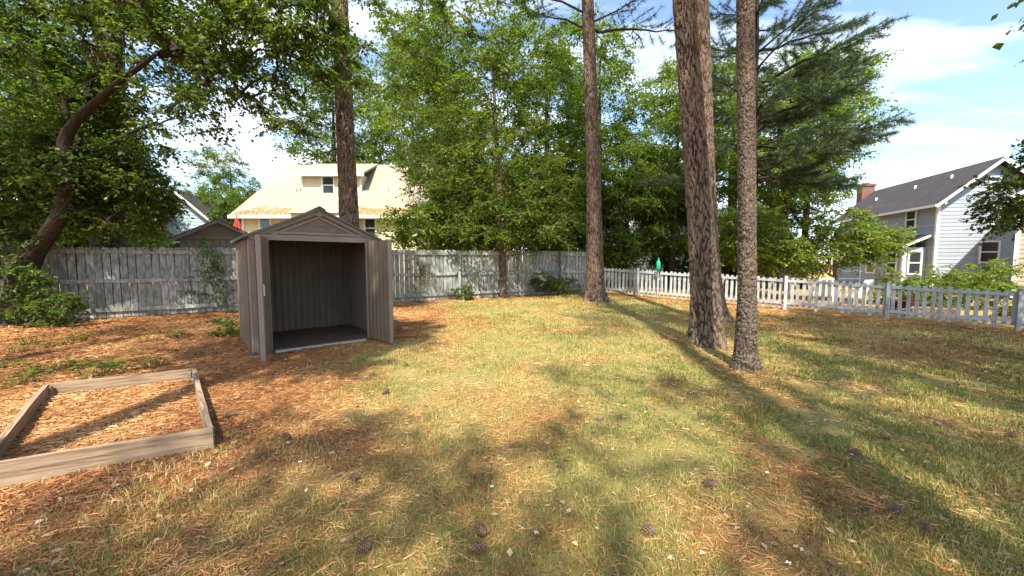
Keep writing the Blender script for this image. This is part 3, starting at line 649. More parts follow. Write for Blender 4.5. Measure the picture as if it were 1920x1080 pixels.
# the tree whose branch hangs in from the right edge
RX, RY = 13.4, 7.6
broadleaf('overhanging_tree', 'dark leafy branches hanging in from the right edge before the houses', at_ground(RX, RY),
          [(0, 0, 0), (0, 0, 1.5), (0.1, 0, 3), (0.15, 0.1, 6), (0.1, 0.1, 9)], [0.26, 0.2, 0.18, 0.13, 0.02],
          [(-1.5, 1.2, 3.35, 1.0, 0.7, 0.75, 0.36), (-1.2, 1.0, 4.4, 0.8, 0.7, 0.4, 0.22), (0.8, 0.2, 4.4, 2.0, 2.0, 1.6, 0.7), (0.0, 0, 7.6, 2.4, 2.4, 1.6, 0.8)],
          230, 33, 'leaf_dark', 'bark_dark', leaf=0.085, n_tw=9, n_lf=8, tw=0.36, start_z=1.8, min_z=2.3, droop=0.35)

# generic tree kinds for the background, then copies
BG = 'leafy trees beyond the fences'
bgA = broadleaf('oak_tree', 'tall airy green tree standing behind the right half of the maple crown', at_ground(1.9, 20.5),
          [(0, 0, 0), (0.05, 0, 2), (0, 0, 5), (-0.1, 0, 9), (-0.1, 0, 12)], [0.26, 0.2, 0.17, 0.1, 0.02],
          [(0, 0, 9.2, 3.4, 3.0, 2.3, 1), (0.8, 0, 6.2, 2.8, 2.4, 1.5, 0.6), (-1.0, 0, 12, 2.6, 2.4, 1.8, 0.6)], 330, 41, 'leaf', 'bark_dark', BG, leaf=0.12, n_tw=14, n_lf=9, tw=0.68, start_z=3, twigs=False)
bgB = broadleaf('oak_tree', 'dense dark green tree filling the gap behind the corner pine', at_ground(6.4, 21.5),
          [(0, 0, 0), (0.05, 0, 1.5), (0.1, 0, 4), (0, 0, 6.5)], [0.22, 0.16, 0.12, 0.02],
          [(0, 0, 3.3, 2.7, 2.2, 2.0, 1.2), (0.3, 0, 5.3, 2.2, 1.9, 1.5, 0.8), (-1.0, -0.4, 1.9, 1.8, 1.5, 1.2, 0.6)], 330, 42, 'leaf_dark', 'bark_dark', BG, leaf=0.12, n_tw=13, n_lf=9, tw=0.62, start_z=0.8, min_z=0.4, twigs=False)
bgC = broadleaf('oak_tree', 'yellow green small tree in front of the blue house', at_ground(14.2, 16.6),
          [(0, 0, 0), (0.02, 0, 0.8), (-0.1, 0, 1.8), (0, 0, 3.0)], [0.12, 0.09, 0.07, 0.02],
          [(0, 0, 2.4, 2.0, 1.5, 0.95, 1.2), (-1.5, 0.2, 2.1, 1.3, 1.2, 0.8, 0.5), (1.5, 0, 2.7, 1.3, 1.1, 0.7, 0.45), (0.1, 0, 3.5, 1.2, 1.1, 0.7, 0.4)], 240, 43, 'leaf_yellow', 'bark', None, leaf=0.105, n_tw=10, n_lf=8, tw=0.45, start_z=0.7, min_z=0.7, twigs=False)
copies = [  # source, x, y, rot, scale, label
    (bgA, -4.1, 21.5, 1.3, 1.05, 'tall loose green tree left of the maple, rising over the cream roof'),
    (bgA, 8.9, 21.0, 2.4, 0.82, 'tall leafy tree whose dark trunk stands behind the thick furrowed pine'),
    (bgA, 16.4, 23.0, 4.0, 1.05, 'tall green tree behind the branches of the young pine'),
    (bgA, 12.0, 24.5, 5.2, 1.1, 'green tree between the right-hand yard pines, trunk dark'),
    (bgB, 9.6, 23.5, 2.0, 1.0, 'dark bushy tree behind the picket fence near the green feeder'),
    (bgB, 4.3, 24.5, 4.1, 1.15, 'dark bushy tree seen just above the tall fence corner'),
    (bgB, 13.0, 21.0, 0.7, 0.75, 'low bushy tree right of the slim pine trunk'),
    (bgB, -1.5, 23.0, 5.0, 1.05, 'dark bushy tree behind the maple trunk above the tall fence'),
    (bgB, 17.2, 25.5, 3.0, 0.95, 'bushy green tree left of the blue house chimney'),
    (bgC, 10.9, 18.0, 2.2, 1.0, 'sunny low tree just behind the picket fence past the slim pine'),
    (bgA, -24.0, 33.0, 0.4, 0.80, 'pale green tree between the leaning tree and the cream house'),
    (bgA, -17.0, 37.0, 2.2, 1.5, 'pale green tree behind the left end of the cream roof'),
    (bgA, -9.5, 36.5, 3.6, 1.55, 'pale green tree behind the ridge of the cream house'),
    (bgA, -2.5, 34.0, 5.5, 1.15, 'green tree right of the cream house chimney'),
    (bgB, -20.0, 29.0, 1.0, 1.0, 'bushy tree left of the cream house wall'),
    (bgB, -26.0, 25.0, 2.7, 1.2, 'bushy tree behind the left fence beside the pale blue gable'),
    (bgB, -16.0, 12.5, 0.3, 1.1, 'dark bushy tree behind the far left end of the fence'),
    (bgA, -18.5, 15.0, 1.9, 0.85, 'tall tree behind the leaning tree at left'),
    (bgB, -14.6, 12.6, 5.2, 0.95, 'dark bushy tree behind the fence beside the broad pine trunk'),
    (bgC, -2.3, 16.4, 1.1, 1.25, 'yellow green small tree hiding the right end of the cream house'),
    (bgA, 5.7, 25.0, 0.2, 1.2, 'tall thin-leaved tree between the corner pine and the thick pine'),
    (bgA, 19.6, 25.5, 1.4, 1.1, 'tall sunlit tree behind the branch tips of the young pine'),
    (bgB, 1.6, 20.0, 3.7, 1.0, 'dark bushy tree just right of the maple above the tall fence'),
]
for src, x, y, rz, sc, lab in copies:
    o = copy_thing(src, at_ground(x, y), rz, sc, lab)
    o['group'] = BG
bgC['group'] = BG
# far woods, copies of the same kinds
wood = []
rw = random.Random(5)
for i, (x, y, lab) in enumerate([(-41, 58, 'far hazy tree left of the cream house roof, furthest of the pale ones'), (-34, 44, 'distant bushy tree low beside the left end of the cream house'), (1, 46, 'distant tree far behind the maple trunk'),
        (8, 42, 'distant tree beside the white gabled house'), (15.5, 42, 'distant tree right of the white gabled house'), (22, 44, 'distant tree behind the slim pine trunk'), (30, 52, 'distant tree low behind the young pine'),
        (33, 66, 'far tree between the young pine and the blue house chimney'), (41, 60, 'far tree behind the blue house chimney'), (12, 64, 'farthest tree on the horizon behind the thick furrowed pine'), (5, 58, 'far tree on the horizon behind the corner pine')]):
    o = copy_thing(bgB if i % 2 else bgA, (x, y, 0.0), rw.random() * 6.28, (1.35 if i % 2 else 0.72) * rw.uniform(0.9, 1.15), lab)
    o['group'] = 'distant wood behind the houses'

# trees behind the viewpoint that shade the lawn
BEHIND = 'trees behind the viewpoint'
def back_pine(x, y, r0, seed, crown, top, reach=2.6, lab=''):
    pine('pine_tree', lab, at_ground(x, y), [(0, 0, 0), (0, 0, 0.4), (0, 0, 2), (0.05, 0, 10), (0.05, 0, top)], [r0 * 1.5, r0 * 1.15, r0, r0 * 0.8, 0.02], seed, crown, top, reach, 26, 12, sides=20, step=0.3, fine_top=1.0, nw=0.009, nl=0.2, group=BEHIND)
back_pine(1.95, -2.6, 0.23, 51, 14.5, 20, 2.6, 'tall pine behind the viewpoint casting the long stripe on the right lawn')
back_pine(-8.2, -3.0, 0.22, 53, 13.5, 19, 2.4, 'tall pine behind the viewpoint casting the stripe left of the bed')
bk = broadleaf('oak_tree', 'leafy tree behind the viewpoint shading the nearest lawn', at_ground(-0.2, -5.6),
          [(0, 0, 0), (0, 0, 2), (0.1, 0, 6), (0, 0, 11)], [0.25, 0.2, 0.15, 0.02],
          [(0.4, 0.2, 10.4, 3.6, 2.4, 1.4, 1.0), (-2.2, 0.6, 9.6, 1.8, 1.6, 0.9, 0.4), (2.8, 1.0, 11.0, 2.0, 1.6, 1.0, 0.4)], 76, 61, 'leaf', 'bark_dark', BEHIND, leaf=0.12, n_tw=12, n_lf=9, tw=0.75, start_z=5, shell=0.1, twigs=False)
broadleaf('oak_tree', 'leafy tree left behind the viewpoint casting the stripe across the planting bed', at_ground(-4.15, -0.75),
          [(0, 0, 0), (0, 0, 0.4), (0, 0, 3), (0.05, 0, 7), (0.1, 0, 11.5)], [0.30, 0.22, 0.19, 0.16, 0.03],
          [(0.2, 0.3, 9.4, 1.9, 1.5, 1.5, 1.0), (0.3, 0.2, 11.6, 1.5, 1.3, 1.0, 0.5)], 150, 62, 'leaf', 'bark_dark', BEHIND, leaf=0.16, n_tw=9, n_lf=8, tw=0.5, start_z=7, twigs=False)
copy_thing(bgA, at_ground(9.2, 2.6), 2.9, 1.0, 'unseen tall tree added off the right edge to shade the picket fence')['group'] = BEHIND  # out-of-view tree added for the shade it throws on the pickets
o = copy_thing(bk, at_ground(4.9, -4.9), 1.2, 1.0, 'leafy tree behind the viewpoint shading the lower right lawn')
o = copy_thing(bk, at_ground(6.5, -0.6), 2.2, 1.15, 'leafy tree right of the viewpoint shading the lawn by the pickets')

# ------------------------------------------------------------------ fences
def dogear(w, th, z0, z1, ear=0.025, b=0.0):
    """a board standing on the x axis, top corners cut"""
    m = MB(); h = w / 2
    m.prism([(-h, z0), (h, z0), (h, z1 - ear), (h - ear, z1), (-h + ear, z1), (-h, z1 - ear)], 0, th, 'y'); return m
def build_tall_fence():
    ang = math.atan2(FENCE_D[1], FENCE_D[0]); ox, oy = FENCE_A
    t = thing('wooden_fence', 'tall weathered white board fence with rails along the back of the yard', 'fence', (ox, oy, 0), ang)
    r = random.Random(2); w = 0.138; step = 0.152; H = 1.74
    variants = []
    for k in range(5):
        variants.append(dogear(w * r.uniform(0.96, 1.0), 0.018, 0, H + r.uniform(-0.006, 0.006), 0.022).mesh('board'))
    s = -3.4
    while s < FENCE_L - 0.05:
        x, y = ox + FENCE_D[0] * s, oy + FENCE_D[1] * s
        o = link('board', variants[r.randrange(5)], M['fence_wood'], t, (s, r.uniform(-0.003, 0.003), 0.6 * gzf(x, y) + 0.4 * 0.01 * y + 0.02 + r.uniform(-0.006, 0.006)))
        o.rotation_euler = (r.uniform(-0.004, 0.004), r.uniform(-0.006, 0.006), r.uniform(-0.01, 0.01)); s += step
    panels = [-3.4, -0.95, 1.5, 3.95, 6.4, 7.75, 10.15, 12.6, 14.55, FENCE_L - 0.02]
    def zat(s): return gzf(ox + FENCE_D[0] * s, oy + FENCE_D[1] * s)
    for s0, s1 in zip(panels[:-1], panels[1:]):
        for hz in (0.17, 0.88, 1.60):
            z0, z1 = zat(s0) + hz + r.uniform(-0.01, 0.01), zat(s1) + hz + r.uniform(-0.01, 0.01); m = MB(); n = 6; vs = []
            for i in range(n + 1):
                f = i / n; sag = -0.012 * math.sin(math.pi * f) * r.random(); xx = s0 + 0.004 + (s1 - s0 - 0.008) * f; z = z0 + (z1 - z0) * f + sag
                vs += [(xx, -0.050, z), (xx, -0.004, z), (xx, -0.004, z + 0.095), (xx, -0.050, z + 0.095)]
            fs = [(0, 3, 2, 1), tuple(4 * n + i for i in (0, 1, 2, 3))] + [(4 * i + j, 4 * i + (j + 1) % 4, 4 * i + 4 + (j + 1) % 4, 4 * i + 4 + j) for i in range(n) for j in range(4)]
            link('rail', make_mesh('rail', vs, faces=fs), M['fence_wood'], t)
    pm = MB().bevbox(-0.048, 0.048, -0.146, -0.052, 0, H + 0.02, 0.006).mesh('post')
    for s in panels[4:]:
        link('post', pm, M['fence_wood'], t, (s, 0, zat(s) - 0.03))
    for s in panels[1:4]:
        link('post', pm, M['fence_wood'], t, (s, 0.2, zat(s) - 0.03))
build_tall_fence()
def build_picket_fence():
    ang = math.atan2(PICK_D[1], PICK_D[0]); ox, oy = PICK_A
    t = thing('picket_fence', 'low weathered grey white picket fence along the right side of the yard', 'fence', (ox, oy, 0), ang)
    r = random.Random(4); L = 13.5; H0, H1 = 1.20, 1.08
    def zat(s): return gzf(ox + PICK_D[0] * s, oy + PICK_D[1] * s)
    def top(s): return H0 + (H1 - H0) * min(1, s / 11.4)
    cache = {}
    s = 0.09
    while s < L:
        h = round(top(s) - 0.06, 2); low = 0.05 if r.random() < 0.45 else 0.13
        if (h, low) not in cache: cache[(h, low)] = dogear(0.087, 0.017, low, h, 0.020).mesh('picket')
        o = link('picket', cache[(h, low)], M['picket_wood'], t, (s, r.uniform(-0.002, 0.003), zat(s) + r.uniform(-0.012, 0.012)))
        o.rotation_euler = (r.uniform(-0.006, 0.006), r.uniform(-0.018, 0.018), 0); s += 0.160 + r.uniform(-0.008, 0.008)
    posts = [0.0, 1.85, 4.3, 6.75, 9.2, 11.65, L]
    for a, b in zip(posts[:-1], posts[1:]):
        for hz in (0.19, None):
            m = MB(); n = 6; vs = []
            for i in range(n + 1):
                f = i / n; x = a + 0.004 + (b - a - 0.008) * f; z = zat(a) * (1 - f) + zat(b) * f + (hz if hz else top(x) - 0.20) + 0.01 * math.sin(5 * f + a) * 0.8
                vs += [(x, -0.042, z), (x, -0.004, z), (x, -0.004, z + 0.082), (x, -0.042, z + 0.082)]
            fs = [(0, 3, 2, 1), tuple(4 * n + i for i in (0, 1, 2, 3))] + [(4 * i + j, 4 * i + (j + 1) % 4, 4 * i + 4 + (j + 1) % 4, 4 * i + 4 + j) for i in range(n) for j in range(4)]
            link('rail', make_mesh('rail', vs, faces=fs), M['picket_wood'], t)
    for s in posts[:-1]:
        pm = MB().bevbox(-0.045, 0.045, -0.135, -0.045, 0, top(s) + 0.03, 0.006)
        pm.build('post', M['picket_wood'], t, (s, 0, zat(s) - 0.02))
build_picket_fence()

# ------------------------------------------------------------------ storage shed with its doors open
def ribbed(length, height, rib=0.115, th=0.03, depth=0.022, x0=0.0, top=None):
    """a panel in the x-z plane with vertical raised ribs (front at y = -depth); top(x) gives the upper edge"""
    xs = [x0]; ys = [0.0]; x = x0
    while x < x0 + length - 1e-6:
        w = min(rib, x0 + length - x)
        for f, y in ((0.16, 0.0), (0.30, -depth), (0.84, -depth), (0.98, 0.0)):
            xs.append(x + w * f); ys.append(y)
        x += w
    xs.append(x0 + length); ys.append(0.0)
    n = len(xs); hz = [(top(a) if top else height) for a in xs]
    v = [(a, b, 0) for a, b in zip(xs, ys)] + [(a, b, h) for a, b, h in zip(xs, ys, hz)] + [(a, b + th, 0) for a, b in zip(xs, ys)] + [(a, b + th, h) for a, b, h in zip(xs, ys, hz)]
    f = []
    for i in range(n - 1):
        f += [(i, i + 1, n + i + 1, n + i), (2 * n + i + 1, 2 * n + i, 3 * n + i, 3 * n + i + 1), (n + i, n + i + 1, 3 * n + i + 1, 3 * n + i), (i + 1, i, 2 * n + i, 2 * n + i + 1)]
    f += [(0, n, 3 * n, 2 * n), (n - 1, 3 * n - 1, 4 * n - 1, 2 * n - 1)]
    return MB().add(v, f)
def build_shed():
    W, D, EH, AH = SHED_W, SHED_D, 1.84, 2.31
    t = thing('storage_shed', 'taupe resin storage shed with gable roof, both doors standing open', 'shed', (SHED_O[0], SHED_O[1], gzf(-3.4, 6.5) - 0.035), math.radians(40))
    s = M['shed']
    z0 = 0.06
    fl = MB().bevbox(-0.01, W + 0.01, -0.05, D + 0.01, 0.0, z0, 0.012)
    f = fl.build('floor', M['shed_floor'], t)
    MB().box(0.30, W - 0.30, -0.085, -0.05, 0.005, 0.045).build('sill', M['metal'], f)
    RZ = Matrix.Rotation
    # side walls and back wall
    o = ribbed(D - 0.03, EH - z0).build('side_wall', s, t, (0, D - 0.01, z0), -math.pi / 2)
    o = ribbed(D - 0.03, EH - z0).build('side_wall', s, t, (W, 0.02, z0), math.pi / 2)
    back = ribbed(W - 0.06, 0, top=lambda a: EH - z0 + (AH - EH) * (1 - abs(a + 0.03 - W / 2) / (W / 2)))
    back.build('back_wall', s, t, (W - 0.03, D - 0.02, z0), math.pi)
    # front jambs
    for x0, x1 in ((0.0, 0.235), (W - 0.235, W)):
        j = MB().bevbox(x0, x1, -0.03, 0.035, z0, EH, 0.012).build('front_jamb', M['shed_light'], t)
        cx = x0 + 0.05 if x0 == 0 else x1 - 0.09
        MB().bevbox(cx, cx + 0.04, -0.038, -0.0305, z0 + 0.02, EH - 0.05, 0.003).build('jamb_rib', M['shed_light'], j)
    # gable: band, tympanum, raked mouldings, vent
    slope = (AH - EH) / (W / 2)
    MB().prism([(0.0, EH + 0.002), (W, EH + 0.002), (W / 2, AH)], -0.012, 0.03, 'y').build('gable_panel', s, t)
    MB().bevbox(0.01, W - 0.01, -0.05, -0.014, EH - 0.06, EH + 0.03, 0.01).build('lintel', M['shed_light'], t)
    MB().bevbox(0.16, W - 0.16, -0.032, -0.014, EH + 0.045, EH + 0.085, 0.006).build('gable_moulding', M['shed_light'], t)
    for sg in (-1, 1):
        def rake(d0, d1, y0, y1, e=0.0):
            a = [(-W / 2 + e, EH + d0 + slope * e), (0, AH + d0), (0, AH + d1), (-W / 2 + e, EH + d1 + slope * e)]
            return MB().prism([(W / 2 + sg * -p[0] if sg > 0 else W / 2 + p[0], p[1]) for p in a], y0, y1, 'y')
        rake(-0.075, -0.005, -0.05, -0.013, 0.12).build('rake_board', M['shed_light'], t)
        rake(-0.145, -0.115, -0.035, -0.013, 0.30).build('gable_moulding', M['shed_light'], t)
        # roof panel: corrugated across the eave
        n = 17; vs = []; prof = []
        for i in range(n * 4 + 1):
            yy = -0.11 + (D + 0.2) * i / (n * 4); prof.append((yy, 0.014 if (i % 4) in (1, 2) else 0.0))
        ov = 0.09; x_e, z_e = W / 2 + ov, EH - slope * ov
        for (yy, h) in prof: vs += [(W / 2, yy, AH + 0.012 + h), (W / 2 + sg * x_e, yy, z_e + 0.012 + h), (W / 2, yy, AH - 0.012), (W / 2 + sg * x_e, yy, z_e - 0.016)]
        fs = []
        for i in range(len(prof) - 1):
            b = 4 * i; fs += [(b, b + 1, b + 5, b + 4), (b + 2, b + 6, b + 7, b + 3), (b + 1, b + 3, b + 7, b + 5)]
        fs += [(0, 2, 3, 1), tuple(4 * (len(prof) - 1) + i for i in (0, 1, 3, 2))]
        MB().add(vs, fs).build('roof_panel', M['shed_roof'], t)
    MB().prism([(W / 2 - 0.09, AH - 0.025), (W / 2, AH + 0.028), (W / 2 + 0.09, AH - 0.025), (W / 2 + 0.09, AH - 0.005), (W / 2, AH + 0.05), (W / 2 - 0.09, AH - 0.005)], -0.115, D + 0.1, 'y').build('ridge_cap', M['shed_roof'], t)
    MB().bevbox(W / 2 - 0.045, W / 2 + 0.045, -0.062, -0.0505, AH - 0.12, AH - 0.0, 0.008).build('peak_cap', M['shed_light'], t)
    for i in range(4):
        hw = 0.14 - 0.028 * i; MB().bevbox(W / 2 - hw, W / 2 + hw, -0.024, -0.0125, AH - 0.27 + 0.024 * i, AH - 0.258 + 0.024 * i, 0.003).build('vent_slat', M['shed_light'], t)
    # doors: local x runs from the hinge to the free edge, outer face at -y
    DW, DH = 0.76, EH - z0 - 0.04
    for hx, rz, mir in ((0.235, math.radians(-104), 1), (W - 0.235, math.radians(-80), -1)):
        hinge = link('door', None, None, t, (hx, -0.045, z0 + 0.01), rz)
        m = ribbed(DW - 0.04, DH, rib=0.12, x0=0.02, th=0.028)
        m.build('door_panel', s, hinge)
        for xa, xb in ((-0.004, 0.035), (DW - 0.035, DW + 0.004)):
            MB().bevbox(xa, xb, -0.030, 0.034, -0.006, DH + 0.006, 0.008).build('door_stile', M['shed_light'], hinge)
        MB().bevbox(DW - 0.028, DW - 0.008, 0.036, 0.052, 0.9, 1.06, 0.004).build('handle', M['metal'], hinge)
        for hz in (0.25, 0.9, 1.5): MB().tube([(-0.012, 0.0, hz), (-0.012, 0.0, hz + 0.09)], 0.010, 8).build('hinge_pin', M['metal'], hinge)
    return t
build_shed()

# ------------------------------------------------------------------ planting bed frame
def build_bed():
    t = thing('planting_bed', 'raised planting bed frame of four grey planks filled with pine straw', 'planting bed', (0, 0, 0))
    names = [(0, 1), (1, 2), (3, 2), (0, 3)]
    r = random.Random(8)
    for k, (i, j) in enumerate(names):
        a, b = BED[i].copy(), BED[j].copy(); d = b - a; L = float(np.linalg.norm(d)); d /= L
        if k in (1, 3): a = a + d * 0.002; 
        if k == 3: b = b + d * 0.5; L += 0.5
        n = 24; th = 0.04; H = [0.135, 0.125, 0.13, 0.165][k]; vs = []
        for q in range(n + 1):
            f = q / n; wv = 0.005 * math.sin(9 * f + k) + r.uniform(-0.002, 0.002); p = a + d * L * f; z = gzf(*p)
            off = -0.02 if k in (1, 3) else 0.0
            vs += [(L * f, -th / 2, z - 0.04), (L * f, th / 2, z - 0.04), (L * f, th / 2, z * 0.3 + 0.7 * (gzf(*a) * (1 - f) + gzf(*b) * f) + H + wv), (L * f, -th / 2, z * 0.3 + 0.7 * (gzf(*a) * (1 - f) + gzf(*b) * f) + H + wv * 0.7)]
        x0 = 0.022 if k in (0, 2) else -0.02; sc = (L - 0.044) / L if k in (0, 2) else (L + 0.02) / L
        vs = [(x0 + v[0] * sc, v[1], v[2]) for v in vs]
        fs = [(0, 3, 2, 1), tuple(4 * n + i for i in (0, 1, 2, 3))] + [(4 * q + m, 4 * q + (m + 1) % 4, 4 * q + 4 + (m + 1) % 4, 4 * q + 4 + m) for q in range(n) for m in range(4)]
        link('plank', make_mesh('plank', vs, faces=fs), M['bed_wood'], t, (a[0], a[1], 0), math.atan2(d[1], d[0]))
    for i in (0, 1, 2):
        c = BED.mean(0); p = BED[i] + (c - BED[i]) / np.linalg.norm(c - BED[i]) * 0.075
        MB().bevbox(-0.02, 0.02, -0.02, 0.02, -0.05, 0.11, 0.004).build('corner_stake', M['bed_wood'], t, (p[0], p[1], gzf(*p)), 0.4)
build_bed()

# ------------------------------------------------------------------ houses
def course_boards(parent, mat, org, ux, L, z0, z1, pitch=0.2, clip=None, name='siding_board', n_out=None, proud=0.0):
    """lapped boards on the wall that runs from org along unit vector ux (local), facing n_out"""
    ux = np.array(ux, float); no = np.array(n_out, float); cache = {}
    z = z0
    while z < z1 - 0.02:
        h = min(pitch, z1 - z); a, b = (0.0, L) if clip is None else clip(z + h * 0.5)
        if b - a > 0.1:
            key = (round(a, 3), round(b, 3), round(h, 3))
            if key not in cache:
                m = MB(); pr = [(0.0, 0.0), (0.034, 0.0), (0.034, 0.012), (0.012, h + 0.01), (0.0, h + 0.01)]; vs = []
                for s in (a, b):
                    for o_, zz_ in pr: p = ux * s + no * (o_ + proud); vs.append((p[0], p[1], zz_))
                n = len(pr); m.add(vs, [tuple(range(n)), tuple(range(2 * n - 1, n - 1, -1))] + [(i, n + i, n + (i + 1) % n, (i + 1) % n) for i in range(n)])
                cache[key] = m.mesh(name)
            link(name, cache[key], mat, parent, (org[0], org[1], z))
        z += pitch
def window(parent, c, ux, no, w, h, rows=1, trimw=0.09, mullion=True):
    """framed sash window at local centre c on a wall running along ux facing no"""
    ux = Vector((*ux, 0)); no = Vector((*no, 0)); R = Matrix((( ux.x, -no.x, 0, c[0]), (ux.y, -no.y, 0, c[1]), (0, 0, 1, c[2]), (0, 0, 0, 1)))
    m = MB(); W2, H2 = w / 2, h / 2
    m.box(-W2 - trimw, -W2, -0.085, -0.002, -H2 - trimw, H2 + trimw); m.box(W2, W2 + trimw, -0.085, -0.002, -H2 - trimw, H2 + trimw)
    m.box(-W2, W2, -0.085, -0.002, H2, H2 + trimw); m.box(-W2, W2, -0.095, -0.002, -H2 - trimw, -H2); m.box(-W2, W2, -0.075, -0.06, -0.03, 0.03)
    o = link('window', m.mesh('window'), M['trim'], parent); o.matrix_local = R
    for zz0, zz1 in ((-H2, -0.031), (0.031, H2)):
        p = MB().box(-W2 + 0.02, W2 - 0.02, -0.055, -0.045, zz0 + 0.02, zz1 - 0.02).build('pane', M['glass'], o)
    MB().box(-W2 + 0.0, W2, -0.044, -0.042, -H2, H2).build('sash', M['trim'], o)
    return o

def build_cream_house():
    X0, X1, Y0, EZ = -18.3, -5.2, 26.0, 4.70; L = X1 - X0; gzb = 0.0
    t = thing('cream_house', 'cream sided house with tan shingle roof and dormer behind the tall fence', 'house', (X0, Y0, gzb))
    c = M['siding_cream']; DY = 7.0; RZ = 8.85
    MB().box(0.05, L - 0.05, 0.06, DY, 0, EZ).build('wall', c, t)
    course_boards(t, c, (0, 0.06), (1, 0), L, 1.0, EZ - 0.25, 0.20, n_out=(0, -1))
    for x in (0.0, L): MB().box(x - 0.08, x + 0.08, -0.03, 0.08, 0.5, EZ).build('corner_board', M['trim'], t)
    # roof: hipped at the left end, gabled at the right
    ov = 0.55; m = MB(); hx = 1.3
    v = [(-ov, -ov, EZ - 0.15), (L + ov, -ov, EZ - 0.15), (L + ov, DY / 2, RZ), (hx, DY / 2, RZ), (-ov, DY + ov, EZ - 0.15), (L + ov, DY + ov, EZ - 0.15)]
    v2 = [(a, b, z - 0.16) for a, b, z in v]
    m.add(v + v2, [(0, 1, 2, 3), (0, 3, 4), (4, 3, 2, 5), (6, 9, 8, 7), (6, 10, 9), (10, 11, 8, 9), (0, 6, 7, 1), (0, 4, 10, 6), (4, 5, 11, 10), (1, 7, 8, 2), (2, 8, 11, 5)])
    rf = m.build('roof', M['roof_tan'], t)
    MB().box(-ov - 0.03, L + ov + 0.03, -ov - 0.06, -ov - 0.004, EZ - 0.34, EZ - 0.13).build('gutter', M['trim'], rf)
    # straw drifted along the eave
    r = np.random.default_rng(9); n = 2600; x = r.random(n) * (L + ov) - ov * 0.5; k = (0.1 + 0.55 * fbm(x * 0.7 + 3, x * 0 + 2)); yy = r.random(n) ** 1.6 * k * 1.15
    P = np.stack([x, -ov + yy, EZ - 0.15 + yy * (RZ - EZ + 0.15) / (DY / 2 + ov) + 0.03], 1); a = r.random(n) * 6.28
    d = np.stack([np.cos(a), 0.6 * np.sin(a), 0.6 * np.sin(a)], 1) * 0.13; s = np.stack([-np.sin(a), 0.6 * np.cos(a), 0.6 * np.cos(a) + 0.3], 1) * 0.02
    V = np.stack([P - d, P + s, P + d, P - s], 1).reshape(-1, 3)
    o = link('straw_drift', make_mesh('straw_drift', V, quads=np.arange(4 * n).reshape(-1, 4), attrs={'tint': ('FACE', 0.1 + r.random(n) * 0.9)}), M['straw'], rf); o['kind'] = 'stuff'
    for x in (3.0, 9.5): MB().tube([(x, 1.2, 5.9), (x, 1.2, 6.75)], 0.06, 8).build('vent_pipe', M['metal'], rf)
    # dormer
    dx0, dx1, dy, dz0, dz1 = 3.5, 7.7, 1.1, EZ + 0.6, 7.65
    dm = MB().box(dx0 + 0.05, dx1 - 0.05, dy + 0.06, DY / 2 + 0.3, dz0, dz1).build('dormer', c, t)
    course_boards(t, c, (dx0, dy + 0.06), (1, 0), dx1 - dx0, dz0 + 0.1, dz1 - 0.15, 0.20, n_out=(0, -1), name='dormer_board')
    for x in (dx0 - 0.02, dx1 - 0.10): MB().box(x, x + 0.12, dy - 0.03, dy + 0.08, dz0, dz1).build('dormer_corner', M['trim'], dm)
    q = MB(); vv = [(dx0 - 0.35, dy - 0.4, dz1), (dx1 + 0.35, dy - 0.4, dz1), (dx1 + 0.35, DY / 2 + 0.1, RZ + 0.1), (dx0 - 0.35, DY / 2 + 0.1, RZ + 0.1)]; q.add(vv + [(a, b, z - 0.14) for a, b, z in vv], [(0, 1, 2, 3), (7, 6, 5, 4), (0, 4, 5, 1), (1, 5, 6, 2), (3, 2, 6, 7), (0, 3, 7, 4)])
    q.build('dormer_roof', M['roof_tan'], dm)
    MB().box(dx0 - 0.36, dx1 + 0.36, dy - 0.45, dy - 0.404, dz1 - 0.26, dz1 - 0.01).build('fascia', M['trim'], dm)
    window(dm, (5.35, dy + 0.06, 6.85), (1, 0), (0, -1), 0.75, 1.15)
    # small hipped roof below the dormer
    h = MB(); a0, a1 = 3.6, 8.0; h.add([(a0, -1.1, EZ - 0.05), (a1, -1.1, EZ - 0.05), (a1 - 1.1, dy, 6.05), (a0 + 1.1, dy, 6.05), (a0, 0.8, EZ - 0.05), (a1, 0.8, EZ - 0.05)], [(0, 1, 2, 3), (0, 3, 4), (1, 5, 2), (0, 4, 5, 1), (3, 2, 5, 4)])
    h.build('bay_roof', M['roof_tan'], t)
    MB().box(a0 + 0.25, a1 - 0.25, -0.9, 0.02, 1.0, EZ - 0.06).build('bay_wall', c, t)
    course_boards(t, c, (a0 + 0.25, -0.9), (1, 0), a1 - a0 - 0.5, 1.0, EZ - 0.3, 0.20, n_out=(0, -1))
    for x in (8.65, 11.2): window(t, (x, 0.05, 3.75), (1, 0), (0, -1), 0.68, 1.25)
    for x in (4.6, 6.9): window(t, (x, -0.92, 3.75), (1, 0), (0, -1), 0.68, 1.25)
    window(t, (1.5, 0.05, 3.75), (1, 0), (0, -1), 0.68, 1.25)
    # brick chimney on the right gable
    ch = MB().bevbox(L + 0.02, L + 0.95, 0.9, 2.5, 0, 8.0, 0.02).build('chimney', M['brick'], t)
    MB().bevbox(L - 0.05, L + 1.02, 0.83, 2.57, 8.0, 8.2, 0.02).build('chimney_cap', M['brick'], ch)
build_cream_house()

